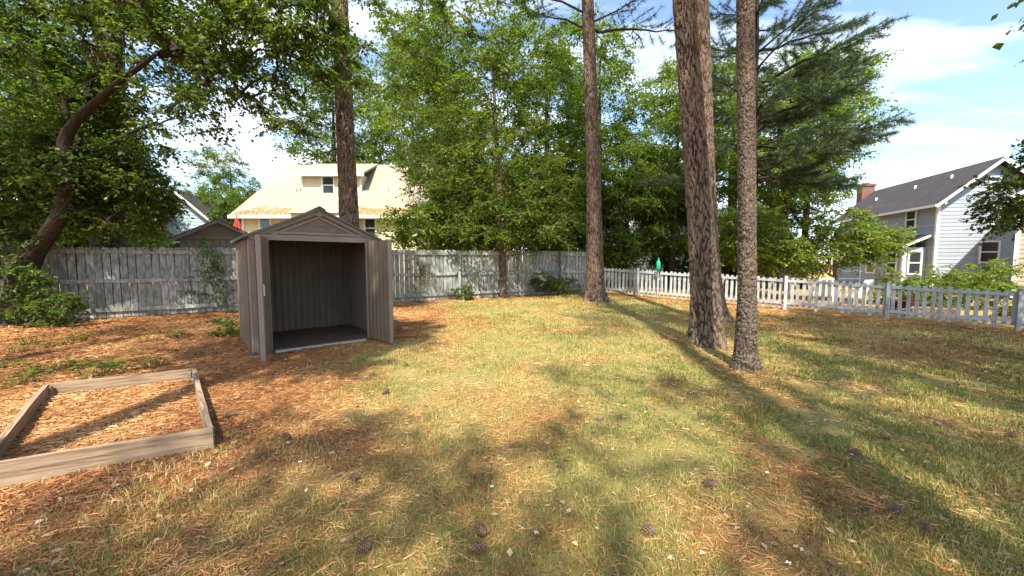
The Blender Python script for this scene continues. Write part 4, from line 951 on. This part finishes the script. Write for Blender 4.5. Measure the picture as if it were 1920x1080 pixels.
def build_blue_house():
    z0 = -0.55; ang = math.atan2(-0.25, 0.968)
    t = thing('blue_house', 'blue grey two storey house with dark roof and brick chimney at right', 'house', (27.8, 25.0, z0), ang)
    c = M['siding_blue']; W, L, EH, AH = 5.5, 11.0, 5.95, 8.35; slope = (AH - EH) / (W / 2)
    core = MB().box(0.04, W - 0.04, 0.04, L - 0.04, 0, EH); core.prism([(0.06, EH), (W - 0.06, EH), (W / 2, AH - 0.06)], 0.04, L - 0.04, 'y'); core.build('wall', c, t)
    def gable(z):
        if z < EH: return (0.0, W)
        d = (z - EH) / slope; return (d + 0.02, W - d - 0.02)
    course_boards(t, c, (0, 0.04), (1, 0), W, 0.25, AH - 0.15, 0.24, clip=gable, n_out=(0, -1))
    course_boards(t, c, (0.04, 0), (0, 1), L, 0.25, EH - 0.05, 0.24, n_out=(-1, 0))
    MB().box(-0.05, 0.10, -0.05, 0.10, 0.2, EH).build('corner_board', M['trim'], t)
    MB().box(W - 0.10, W + 0.05, -0.05, 0.10, 0.2, EH).build('corner_board', M['trim'], t)
    ov = 0.42; fr = -0.5
    for sg in (0, 1):
        def X(x): return x if sg == 0 else W - x
        pts = [(-ov, EH - slope * ov), (W / 2, AH), (W / 2, AH + 0.16), (-ov, EH - slope * ov + 0.16)]
        rf = MB().prism([(X(a), b) for a, b in pts], fr, L + 0.4, 'y').build('roof_slope', M['roof_dark'], t)
        pts2 = [(-ov, EH - slope * ov - 0.10), (W / 2, AH - 0.10), (W / 2, AH + 0.10), (-ov, EH - slope * ov + 0.10)]
        MB().prism([(X(a), b) for a, b in pts2], fr - 0.05, fr - 0.004, 'y').build('rake_board', M['trim'], rf)
        MB().box(min(X(-ov - 0.10), X(-ov - 0.004)), max(X(-ov - 0.10), X(-ov - 0.004)), fr - 0.05, L + 0.4, EH - slope * ov - 0.03, EH - slope * ov + 0.13).build('gutter', M['trim'], rf)
        if sg == 0:
            for y, f in ((1.9, 0.72), (4.8, 0.66), (8.5, 0.55)):
                x = -ov + (W / 2 + ov) * f; zz_ = EH - slope * ov + slope * (x + ov) + 0.16
                MB().tube([(x, y, zz_ - 0.05), (x, y, zz_ + 0.22)], 0.075, 8).build('vent_pipe', M['white_paint'], rf)
            MB().box(0.02, 0.10, fr, -0.055, EH - 0.25, EH + 0.05).build('eave_return', M['trim'], rf)
    ch = MB().bevbox(W / 2 - 0.9, W / 2 + 0.1, L + 0.5, L + 1.3, 0, AH + 0.65, 0.02).build('chimney', M['brick'], t)
    MB().bevbox(W / 2 - 0.98, W / 2 + 0.18, L + 0.42, L + 1.38, AH + 0.65, AH + 0.85, 0.02).build('chimney_cap', M['brick'], ch)
    MB().box(W / 2 - 0.7, W / 2 - 0.1, L + 0.7, L + 1.1, AH + 0.95, AH + 1.0).box(W / 2 - 0.68, W / 2 - 0.64, L + 0.72, L + 1.08, AH + 0.85, AH + 0.95).build('flue_cover', M['metal'], ch)
    window(t, (0.0, 2.2, 5.0), (0, -1), (-1, 0), 0.80, 1.15); window(t, (0.0, 7.4, 5.0), (0, -1), (-1, 0), 0.80, 1.15)
    window(t, (2.75, 0.0, 2.65), (1, 0), (0, -1), 0.85, 1.25); window(t, (W / 2, 0.0, 7.05), (1, 0), (0, -1), 0.42, 0.55)
    # bay with a lean-to roof on the shaded side
    b0, b1, bx, bh = 0.7, 5.0, -1.25, 3.0
    bay = MB().box(bx + 0.04, 0.0, b0 + 0.04, b1, 0, bh).build('bay', c, t)
    course_boards(t, c, (bx + 0.04, b0), (0, 1), b1 - b0, 0.25, bh - 0.1, 0.24, n_out=(-1, 0), name='bay_board')
    course_boards(t, c, (bx, b0 + 0.04), (1, 0), -bx - 0.04, 0.25, bh - 0.1, 0.24, n_out=(0, -1), name='bay_board')
    MB().box(bx - 0.06, bx + 0.12, b0 - 0.06, b0 + 0.12, 0.1, bh).build('bay_corner', M['trim'], bay)
    q = MB(); vv = [(bx - 0.35, b0 - 0.35, bh - 0.05), (-0.005, b0 - 0.35, bh + 0.75), (-0.005, b1 + 0.2, bh + 0.75), (bx - 0.35, b1 + 0.2, bh - 0.05)]
    q.add([(a, b, z + 0.10) for a, b, z in vv] + vv, [(0, 1, 2, 3), (7, 6, 5, 4), (0, 4, 5, 1), (1, 5, 6, 2), (3, 2, 6, 7), (0, 3, 7, 4)]); q.build('bay_roof', M['roof_dark'], bay)
    rb = MB(); vv = [(bx - 0.38, b0 - 0.40, bh - 0.10), (-0.006, b0 - 0.40, bh + 0.70), (-0.006, b0 - 0.40, bh + 0.86), (bx - 0.38, b0 - 0.40, bh + 0.06)]
    rb.add(vv + [(a, b + 0.045, z) for a, b, z in vv], [(0, 1, 2, 3), (7, 6, 5, 4), (0, 4, 5, 1), (1, 5, 6, 2), (3, 2, 6, 7), (0, 3, 7, 4)]); rb.build('bay_rake', M['trim'], bay)
    window(bay, (bx / 2 + 0.0, b0, 1.95), (1, 0), (0, -1), 0.62, 1.45); window(bay, (bx, 1.7, 1.95), (0, -1), (-1, 0), 0.85, 1.45); window(bay, (bx, 3.9, 1.95), (0, -1), (-1, 0), 0.85, 1.45)
build_blue_house()

def simple_house(name, label, loc, rz, W, D, EH, AH, sid, roofmat, wins, pitch=0.24, sides=True):
    t = thing(name, label, 'house', loc, rz); c = M[sid]; slope = (AH - EH) / (W / 2)
    core = MB().box(0.04, W - 0.04, 0.04, D - 0.04, 0, EH); core.prism([(0.06, EH), (W - 0.06, EH), (W / 2, AH - 0.06)], 0.04, D - 0.04, 'y'); core.build('wall', c, t)
    def gable(z):
        if z < EH: return (0.0, W)
        d = (z - EH) / slope; return (d + 0.02, W - d - 0.02)
    course_boards(t, c, (0, 0.04), (1, 0), W, 0.3, AH - 0.1, pitch, clip=gable, n_out=(0, -1))
    for x in (-0.05, W - 0.10): MB().box(x, x + 0.15, -0.05, 0.10, 0.1, EH).build('corner_board', M['trim'], t)
    ov = 0.4
    for sg in (0, 1):
        X = (lambda x: x) if sg == 0 else (lambda x: W - x)
        rf = MB().prism([(X(a), b) for a, b in [(-ov, EH - slope * ov), (W / 2, AH), (W / 2, AH + 0.14), (-ov, EH - slope * ov + 0.14)]], -0.4, D + 0.4, 'y').build('roof_slope', M[roofmat], t)
        MB().prism([(X(a), b) for a, b in [(-ov, EH - slope * ov - 0.12), (W / 2, AH - 0.12), (W / 2, AH + 0.08), (-ov, EH - slope * ov + 0.08)]], -0.45, -0.404, 'y').build('rake_board', M['trim'], rf)
    for (x, z, w, h) in wins: window(t, (x, 0.0, z), (1, 0), (0, -1), w, h)
    return t
simple_house('tan_house', 'tan sided house cut off by the right edge beside the blue house', (26.75, 20.2, -0.55), -0.95, 9.0, 5.0, 5.6, 8.2, 'siding_tan', 'roof_dark', [(1.3, 4.2, 0.8, 1.2), (1.3, 1.6, 0.8, 1.2)])
simple_house('white_house', 'white gabled house glimpsed through leaves right of the corner pine', (8.9, 31.0, 0.0), 0.0, 6.4, 8.0, 6.9, 10.6, 'siding_white', 'roof_dark', [(0.9, 8.1, 0.5, 0.7), (2.2, 5.0, 0.9, 1.4), (4.4, 5.0, 0.9, 1.4)])
simple_house('pale_blue_house', 'pale blue gable glimpsed behind leaves left of the neighbouring shed', (-27.0, 26.5, 0.0), 0.35, 6.0, 7.0, 3.6, 6.6, 'siding_pale_blue', 'roof_dark', [(3.0, 2.2, 0.9, 1.3)])

def build_neighbour_shed():
    W, D, EH, AH = 2.15, 2.4, 2.22, 2.80
    t = thing('neighbour_shed', 'grey shed gable with shingle roof peeking over the fence left of the taupe shed', 'shed', (-11.0, 12.6, 0.08), math.radians(28))
    slope = (AH - EH) / (W / 2); g = M['shed_light']
    MB().box(0.03, W - 0.03, 0.03, D - 0.03, 0, EH - 0.005).build('wall', M['shed_light'], t)
    n = 12
    for i in range(n): MB().box(W * i / n + 0.006, W * (i + 1) / n - 0.006, 0.0, 0.028, 0.05, EH - 0.06).build('wall_board', g, t)
    MB().prism([(0.02, EH), (W - 0.02, EH), (W / 2, AH - 0.02)], 0.0, 0.06, 'y').build('gable_panel', g, t)
    MB().box(-0.05, W + 0.05, -0.04, -0.003, EH - 0.05, EH + 0.05).build('gable_band', g, t)
    for sg in (0, 1):
        X = (lambda x: x) if sg == 0 else (lambda x: W - x)
        rf = MB().prism([(X(a), b) for a, b in [(-0.2, EH - slope * 0.2), (W / 2, AH), (W / 2, AH + 0.07), (-0.2, EH - slope * 0.2 + 0.07)]], -0.15, D + 0.15, 'y').build('roof_slope', M['roof_dark'], t)
        MB().prism([(X(a), b) for a, b in [(-0.2, EH - slope * 0.2 - 0.08), (W / 2, AH - 0.08), (W / 2, AH + 0.03), (-0.2, EH - slope * 0.2 + 0.03)]], -0.19, -0.153, 'y').build('rake_board', g, rf)
build_neighbour_shed()

# ------------------------------------------------------------------ small things beyond the fences
def build_parasol():
    t = thing('closed_parasol', 'closed red parasol above the roof of the neighbouring shed', 'parasol', (-12.95, 18.0, 0.15))
    MB().tube([(0, 0, 0), (0, 0, 3.45)], 0.025, 8).build('pole', M['white_paint'], t)
    n = 20; prof = [(1.5, 0.10), (1.7, 0.20), (2.2, 0.22), (2.7, 0.17), (3.1, 0.10), (3.4, 0.03)]; vs = []
    for z, rr in prof:
        for i in range(n): a = 2 * math.pi * i / n; k = rr * (1 + (0.28 if i % 2 else -0.2)); vs.append((k * math.cos(a), k * math.sin(a), z))
    fs = [(j * n + i, j * n + (i + 1) % n, (j + 1) * n + (i + 1) % n, (j + 1) * n + i) for j in range(len(prof) - 1) for i in range(n)] + [tuple(range((len(prof) - 1) * n, len(prof) * n))]
    MB().add(vs, fs).build('folded_cloth', M['red_cloth'], t)
    MB().tube([(0, 0, 3.4), (0, 0, 3.47), (0, 0, 3.56)], [0.02, 0.04, 0.012], 8).build('finial', M['red_cloth'], t)
build_parasol()
def build_feeder():
    x, y = 5.75, 14.9
    t = thing('bird_feeder', 'green bottle shaped bird feeder on a pole just behind the picket fence', 'bird feeder', at_ground(x, y))
    MB().tube([(0, 0, 0), (0, 0, 1.28)], 0.016, 6).build('pole', M['metal'], t)
    prof = [(1.26, 0.075), (1.30, 0.085), (1.48, 0.085), (1.55, 0.06), (1.60, 0.028), (1.67, 0.024), (1.69, 0.03)]; n = 12; vs = []
    for z, rr in prof: vs += [(rr * math.cos(2 * math.pi * i / n), rr * math.sin(2 * math.pi * i / n), z) for i in range(n)]
    fs = [(j * n + i, j * n + (i + 1) % n, (j + 1) * n + (i + 1) % n, (j + 1) * n + i) for j in range(len(prof) - 1) for i in range(n)] + [tuple(range(n - 1, -1, -1)), tuple(range((len(prof) - 1) * n, len(prof) * n))]
    MB().add(vs, fs).build('bottle', M['green_plastic'], t, smooth=True)
    MB().tube([(0, 0, 1.23), (0, 0, 1.25), (0, 0, 1.262)], [0.10, 0.12, 0.12], 12).build('tray', M['green_plastic'], t)
build_feeder()
def build_cart():
    x, y = 13.0, 12.6
    t = thing('garden_cart', 'dark red garden cart seen through the pickets near the fence post', 'garden cart', at_ground(x, y, 0), 0.5); t.scale = (0.7,) * 3
    m = MB(); v = [(-0.42, -0.26, 0.32), (0.42, -0.26, 0.32), (0.42, 0.26, 0.32), (-0.42, 0.26, 0.32), (-0.55, -0.36, 0.66), (0.55, -0.36, 0.66), (0.55, 0.36, 0.66), (-0.55, 0.36, 0.66)]
    m.add(v, [(0, 3, 2, 1), (0, 1, 5, 4), (1, 2, 6, 5), (2, 3, 7, 6), (3, 0, 4, 7)]); m.build('tray', M['red_paint'], t)
    for sx in (-0.36, 0.36):
        for sy in (-0.30, 0.30):
            w = MB().tube([(sx, sy - 0.03, 0.15), (sx, sy + 0.03, 0.15)], 0.15, 14); w.f.append(tuple(range(13, -1, -1))); w.build('wheel', M['shed_roof'], t)
    MB().tube([(0.5, 0, 0.3), (0.9, 0, 0.55), (1.15, 0, 0.8)], 0.018, 6).build('handle', M['shed_roof'], t)
build_cart()
def garden_chair(x, y, rz, lab):
    t = thing('garden_chair', lab, 'chair', at_ground(x, y, 0), rz, 'white chairs beyond the picket fence'); w = M['white_paint']
    for sx in (-0.28, 0.28):
        MB().bevbox(sx - 0.025, sx + 0.025, -0.30, -0.24, 0, 0.62, 0.004).build('leg', w, t)
        MB().bevbox(sx - 0.025, sx + 0.025, 0.22, 0.28, 0, 0.62, 0.004).build('leg', w, t)
        MB().bevbox(sx - 0.06, sx + 0.06, -0.36, 0.30, 0.622, 0.65, 0.004).build('armrest', w, t)
    for i in range(5): MB().box(-0.25, 0.25, -0.27 + 0.105 * i, -0.18 + 0.105 * i, 0.36 - 0.02 * i, 0.38 - 0.02 * i).build('seat_slat', w, t)
    for i in range(5):
        Mx = Matrix.Translation((0, 0.24, 0.30)) @ Matrix.Rotation(-0.38, 4, 'X'); MB().box(-0.25 + 0.102 * i, -0.16 + 0.102 * i, 0, 0.02, 0, 0.80, Mx).build('back_slat', w, t)
garden_chair(13.2, 16.0, 2.6, 'white slatted garden chair behind the pickets, left of the pair')
garden_chair(14.2, 15.7, 3.4, 'white slatted garden chair behind the pickets, right of the pair')
def build_clothes_frame():
    t = thing('white_railing', 'white railing with thin posts under the yellow green small tree', 'railing', at_ground(14.4, 17.6, 0), -0.1); w = M['white_paint']
    for x in (-1.4, -0.4, 0.6, 1.6): MB().bevbox(x - 0.035, x + 0.035, -0.035, 0.035, 0, 1.55, 0.005).build('post', w, t)
    for z in (0.95, 1.30): MB().box(-1.5, 1.7, -0.02, 0.02, z, z + 0.05).build('rail', w, t)
build_clothes_frame()
for k, (x0, y0, x1, y1, lab) in enumerate([(9.3, 14.4, 14.0, 12.3, 'long brown timber edging the neighbour bed nearest the pickets'), (9.8, 15.6, 15.6, 13.2, 'brown timber edging in the middle of the neighbour lawn'), (14.6, 12.0, 17.6, 10.4, 'brown timber edging behind the right end of the picket fence')]):
    L = math.hypot(x1 - x0, y1 - y0); n = max(2, int(L / 2.4)); tt = thing('edging_timber', lab, 'timber', (x0, y0, 0), math.atan2(y1 - y0, x1 - x0), 'timber edging beyond the picket fence')
    for i in range(n):
        s0, s1 = L * i / n, L * (i + 1) / n; cx, cy = x0 + (x1 - x0) * (i + .5) / n, y0 + (y1 - y0) * (i + .5) / n
        MB().bevbox(s0 + 0.01, s1 - 0.01, -0.06, 0.06, gzf(cx, cy) - 0.06, gzf(cx, cy) + 0.13, 0.01).build('timber', M['timber'], tt)

def shrub(name, label, loc, blobs, n, seed, mat, leaf=0.09, tw=0.4, group=None, stems=6, n_tw=7, n_lf=12, tip_r=0.004):
    """many-stemmed shrub"""
    r = np.random.default_rng(seed); t = thing(name, label, 'shrub', loc, 0, group); C = blob_points(r, n, blobs, 0.3); C = C[C[:, 2] > 0.08]
    v, q = limbs(r, [(0, 0, 0), (0, 0, 0.25)], C, tip_r=tip_r, start_z=0, rmax=0.05)
    link('stems', make_mesh('stems', v, quads=q, smooth=True), M['bark'], t)
    V, tint, tv, tq = leaf_cloud(r, C, (0, 0), n_tw, n_lf, tw, leaf, 0.5, 0.6, 0.2, twigs=False)
    link('foliage', make_mesh('foliage', V, quads=np.arange(len(V)).reshape(-1, 4), attrs={'tint': ('FACE', tint)}), M[mat], t)
    return t
shrub('garden_shrub', 'rounded bright green shrub before the white gable wall of the blue house', at_ground(19.3, 16.0), [(0, 0, 1.0, 1.8, 1.2, 0.95, 1), (0.9, 0, 1.3, 0.9, 0.9, 0.8, 0.4), (-1.3, 0, 0.6, 0.9, 0.8, 0.6, 0.3)], 120, 71, 'leaf_yellow', 0.11, 0.45)
shrub('garden_shrub', 'low yellow green shrub below the bay of the blue house', at_ground(16.6, 16.2), [(0, 0, 0.8, 1.3, 0.8, 0.6, 1)], 60, 72, 'leaf_yellow', 0.10, 0.4)
shrub('garden_shrub', 'low leafy plants behind the right end of the pickets', at_ground(16.4, 11.6), [(0, 0, 0.4, 1.4, 0.6, 0.35, 1)], 46, 73, 'leaf_yellow', 0.09, 0.3)
def fpt(s, off): p = FENCE_A + FENCE_D * s + np.array([FENCE_D[1], -FENCE_D[0]]) * off; return at_ground(float(p[0]), float(p[1]), -0.02)
shrub('fence_sapling', 'tall thin leafy sapling growing against the left stretch of the tall fence', fpt(3.05, 0.35), [(0.05, 0, 1.55, 0.28, 0.2, 0.5, 1), (-0.1, -0.05, 0.8, 0.42, 0.3, 0.5, 0.9), (0.3, 0.05, 0.45, 0.4, 0.3, 0.3, 0.5)], 46, 74, 'leaf_dark', 0.06, 0.22, n_tw=5, n_lf=8, tip_r=0.003)
shrub('fence_shrub', 'small dark shrub against the tall fence right of the maple trunk', fpt(13.6, 0.4), [(0, 0, 0.55, 0.5, 0.3, 0.5, 1), (0.55, 0, 0.4, 0.35, 0.3, 0.35, 0.5)], 40, 75, 'leaf_dark', 0.07, 0.26)
shrub('fence_shrub', 'small leafy weed clump at the fence post left of the maple trunk', fpt(10.25, 0.35), [(0, 0, 0.3, 0.3, 0.25, 0.3, 1)], 14, 76, 'leaf_dark', 0.07, 0.2)
shrub('fence_shrub', 'little green shrub at the last posts before the tall fence corner', fpt(14.9, 0.4), [(0, 0, 0.35, 0.35, 0.3, 0.4, 1)], 18, 77, 'leaf', 0.07, 0.22)
shrub('fence_shrub', 'dark undergrowth at the foot of the leaning tree', at_ground(-10.6, 7.9), [(0.1, 0, 0.9, 0.6, 0.4, 0.8, 1), (0.9, 0.1, 0.5, 0.5, 0.3, 0.4, 0.5)], 50, 78, 'leaf_dark', 0.07, 0.3)
shrub('fence_shrub', 'thin vine climbing the tall fence just right of the storage shed', fpt(8.6, 0.12), [(0, 0, 0.9, 0.5, 0.06, 0.6, 1)], 18, 79, 'leaf_dark', 0.055, 0.2, n_tw=4, n_lf=7, tip_r=0.003)
shrub('fence_shrub', 'weeds growing at the back corner of the storage shed', at_ground(-5.55, 7.35), [(0, 0, 0.2, 0.25, 0.25, 0.2, 1)], 12, 80, 'leaf', 0.06, 0.16)

# seedlings in the straw at the left
def seedling_mesh(seed, n=24, R=0.17):
    r = np.random.default_rng(seed); V = []
    st = []
    for i in range(n):
        a = r.random() * 6.28; rad = R * math.sqrt(r.random()); h = 0.04 + 0.10 * r.random(); p = np.array([rad * math.cos(a), rad * math.sin(a), h]); b = r.random() * 6.28; l = 0.055 + 0.05 * r.random()
        d = np.array([math.cos(b), math.sin(b), -0.15 + 0.3 * r.random()]); s = np.array([-math.sin(b), math.cos(b), 0.2 * (r.random() - .5)])
        V += [p, p + d * l * .5 + s * l * .33 + [0, 0, .008], p + d * l, p + d * l * .5 - s * l * .33 + [0, 0, .008]]
        st += [(np.array([rad * .6 * math.cos(a), rad * .6 * math.sin(a), -0.02]), p)]
    return np.array(V), st
SEED = [(-7.81, 5.88), (-7.74, 6.31), (-6.13, 4.83), (-5.83, 5.02), (-6.04, 4.97), (-5.31, 4.97), (-4.91, 5.12), (-5.79, 4.38), (-6.36, 7.08), (-6.43, 6.63), (-8.3, 6.46), (-5.58, 5.07), (-6.83, 5.07), (-7.76, 6.71), (-5.28, 4.72)]
svar = []
for k in range(4):
    V, st = seedling_mesh(90 + k); r = np.random.default_rng(k)
    sm = MB()
    for a, b in st: sm.tube([a, (a + b) / 2, b], 0.0025, 3)
    svar.append((make_mesh('leaves', V, quads=np.arange(len(V)).reshape(-1, 4), attrs={'tint': ('FACE', 0.3 + 0.7 * r.random(len(V) // 4))}), sm.mesh('stems')))
ORD = ['first', 'second', 'third', 'fourth', 'fifth', 'sixth', 'seventh', 'eighth', 'ninth', 'tenth', 'eleventh', 'twelfth', 'thirteenth', 'fourteenth', 'fifteenth', 'sixteenth']
SEED.sort(key=lambda p: p[0] / p[1])
for i, (x, y) in enumerate(SEED):
    t = thing('seedling', 'small green seedling in the straw at left, %s of fifteen from the left edge' % ORD[i], 'plant', at_ground(x, y, 0.0), i * 1.3, 'green seedlings in the straw at left'); t.scale = (0.8 + 0.1 * (i % 5),) * 3
    link('leaves', svar[i % 4][0], M['leaf_yellow'], t); link('stems', svar[i % 4][1], M['leaf_yellow'], t)

# pine cones
def cone_mesh():
    m = MB(); r = random.Random(3); n = 70; L = 0.072; R = 0.025
    prof = [(0.0, 0.006), (0.12, 0.016), (0.4, 0.020), (0.75, 0.014), (1, 0.003)]
    m.tube([(0, 0, L * a) for a, b in prof], [b for a, b in prof], 8)
    for i in range(n):
        f = (i + 0.5) / n; a = i * 2.39996; z = L * f; rr = R * math.sin(math.pi * (0.10 + 0.82 * f)) ** 0.7; w = 0.0085 * (1 - 0.4 * f)
        ca, sa = math.cos(a), math.sin(a); o = Vector((ca, sa, 0)); s = Vector((-sa, ca, 0)); up = Vector((0, 0, 1)); b = o * rr * 0.35 + up * z
        tip = o * (rr + 0.006) + up * (z + 0.008); m.add([tuple(b - s * w * 0.6), tuple(b + s * w * 0.6), tuple(tip + s * w), tuple(tip - s * w), tuple(b + up * 0.005), tuple(tip + up * 0.006)], [(0, 1, 2, 3), (4, 5, 2, 1), (0, 3, 5, 4), (3, 2, 5), (0, 4, 1)])
    return m.mesh('pine_cone')
CM = cone_mesh()
CONES = [(-0.72, 1.85, 'dark pine cone lying nearest the bottom edge left of centre'), (-0.22, 1.83, 'pine cone half sunk in grass at bottom centre'), (-0.14, 1.93, 'pine cone beside a white petal at bottom centre'),
         (2.32, 2.16, 'large pine cone at lower right in the long stripe of shade'), (2.33, 2.02, 'pine cone just in front of the large one at lower right')]
more = [(2.7, 2.82), (3.14, 3.06), (3.93, 3.4), (4.42, 3.2), (-3.55, 3.44), (-2.61, 3.47), (-1.02, 2.45), (-1.42, 4.03), (-1.5, 5.12), (6.1, 7.38), (8.13, 7.7), (5.41, 6.15), (5.34, 5.1), (0.83, 3.38), (1.34, 2.37), (6.52, 5.62), (0.77, 1.93), (-1.85, 3.0), (-5.48, 5.07), (7.79, 9.87), (9.36, 7.2)]
rc = random.Random(6)
def put_cone(x, y, lab, sc):
    o = link('pine_cone', CM, M['cone'], None, (x, y, gzf(x, y) + 0.032 * sc)); o.rotation_euler = (math.radians(90) + rc.uniform(-0.4, 0.3), 0, rc.uniform(0, 6.28)); o.scale = (sc,) * 3
    tag(o, lab, 'pine cone', 'pine cones on the lawn')
for x, y, lab in CONES: put_cone(x, y, lab, 1.0)
def zone(x, y): return 'bed' if bool(in_bed(np.array(x), np.array(y))) else 'left' if x < -0.9 else 'grass' if y < 4 else 'fence'
SAY = {'bed': 'pine cone lying inside the planting bed, %s nearest', 'left': 'small dark pine cone on the straw left of the lawn middle, %s nearest', 'grass': 'small dark pine cone on the grass before the right-hand pines, %s nearest', 'fence': 'small dark pine cone on the straw towards the picket fence, %s nearest'}
tally = {}
for x, y in sorted(more, key=lambda p: p[1]):
    k = zone(x, y); tally[k] = tally.get(k, -1) + 1
    put_cone(x, y, SAY[k] % ORD[tally[k]], rc.uniform(0.85, 1.1))

# board, sticks, petals
o = MB().bevbox(-0.26, 0.26, -0.05, 0.05, 0, 0.03, 0.006).build('wood_offcut', M['red_wood'], None, at_ground(-2.08, 7.1, 0.012), 0.25); tag(o, 'flat reddish board lying on the grass right of the shed door', 'board')
def stick(pts, r0, lab):
    p = [(x, y, gzf(x, y) + z) for x, y, z in pts]; o = MB().tube(p, [r0 * (1 - 0.6 * i / (len(p) - 1)) for i in range(len(p))], 6).build('stick', M['stick']); tag(o, lab, 'stick', 'dry sticks on the lawn')
stick([(-2.85, 5.0, 0.012), (-2.74, 5.06, 0.025), (-2.60, 5.05, 0.02), (-2.48, 5.16, 0.03), (-2.30, 5.24, 0.012)], 0.009, 'long pale dry stick on the straw before the shed')
stick([(-2.0, 4.62, 0.015), (-1.85, 4.66, 0.02), (-1.65, 4.64, 0.02)], 0.010, 'short pale dry stick right of the longer one before the shed')
stick([(-4.15, 5.1, 0.008), (-4.0, 5.16, 0.014), (-3.9, 5.28, 0.012)], 0.007, 'thin dry stick on the straw left of the shed door')
stick([(5.3, 4.6, 0.012), (5.6, 4.5, 0.02), (5.9, 4.45, 0.012)], 0.010, 'dry stick on the lawn right of the slim pine')
pm = MB()
for i in range(4):
    a = i * 1.57; c, s_ = math.cos(a), math.sin(a); pm.add([(0, 0, 0.004), (0.018 * c - 0.009 * s_, 0.018 * s_ + 0.009 * c, 0.012), (0.032 * c, 0.032 * s_, 0.008), (0.018 * c + 0.009 * s_, 0.018 * s_ - 0.009 * c, 0.012)], [(0, 1, 2, 3)])
pm.v = [(a * 0.5, b * 0.5, c * 0.6) for a, b, c in pm.v]; PM = pm.mesh('petal')
for i, (x, y) in enumerate(sorted([(-0.19, 1.98), (0.13, 1.93), (-0.13, 2.35), (1.75, 2.50), (0.28, 2.9), (1.35, 1.75), (-1.52, 2.62), (-2.9, 3.55), (3.7, 4.6)], key=lambda p: p[1])):
    o = link('petal', PM, M['petal'], None, (x, y, gzf(x, y) + 0.025), i * 0.9); tag(o, 'small white fallen petals on the lawn, %s nearest to the viewer' % ORD[i], 'petal', 'white petals on the lawn')
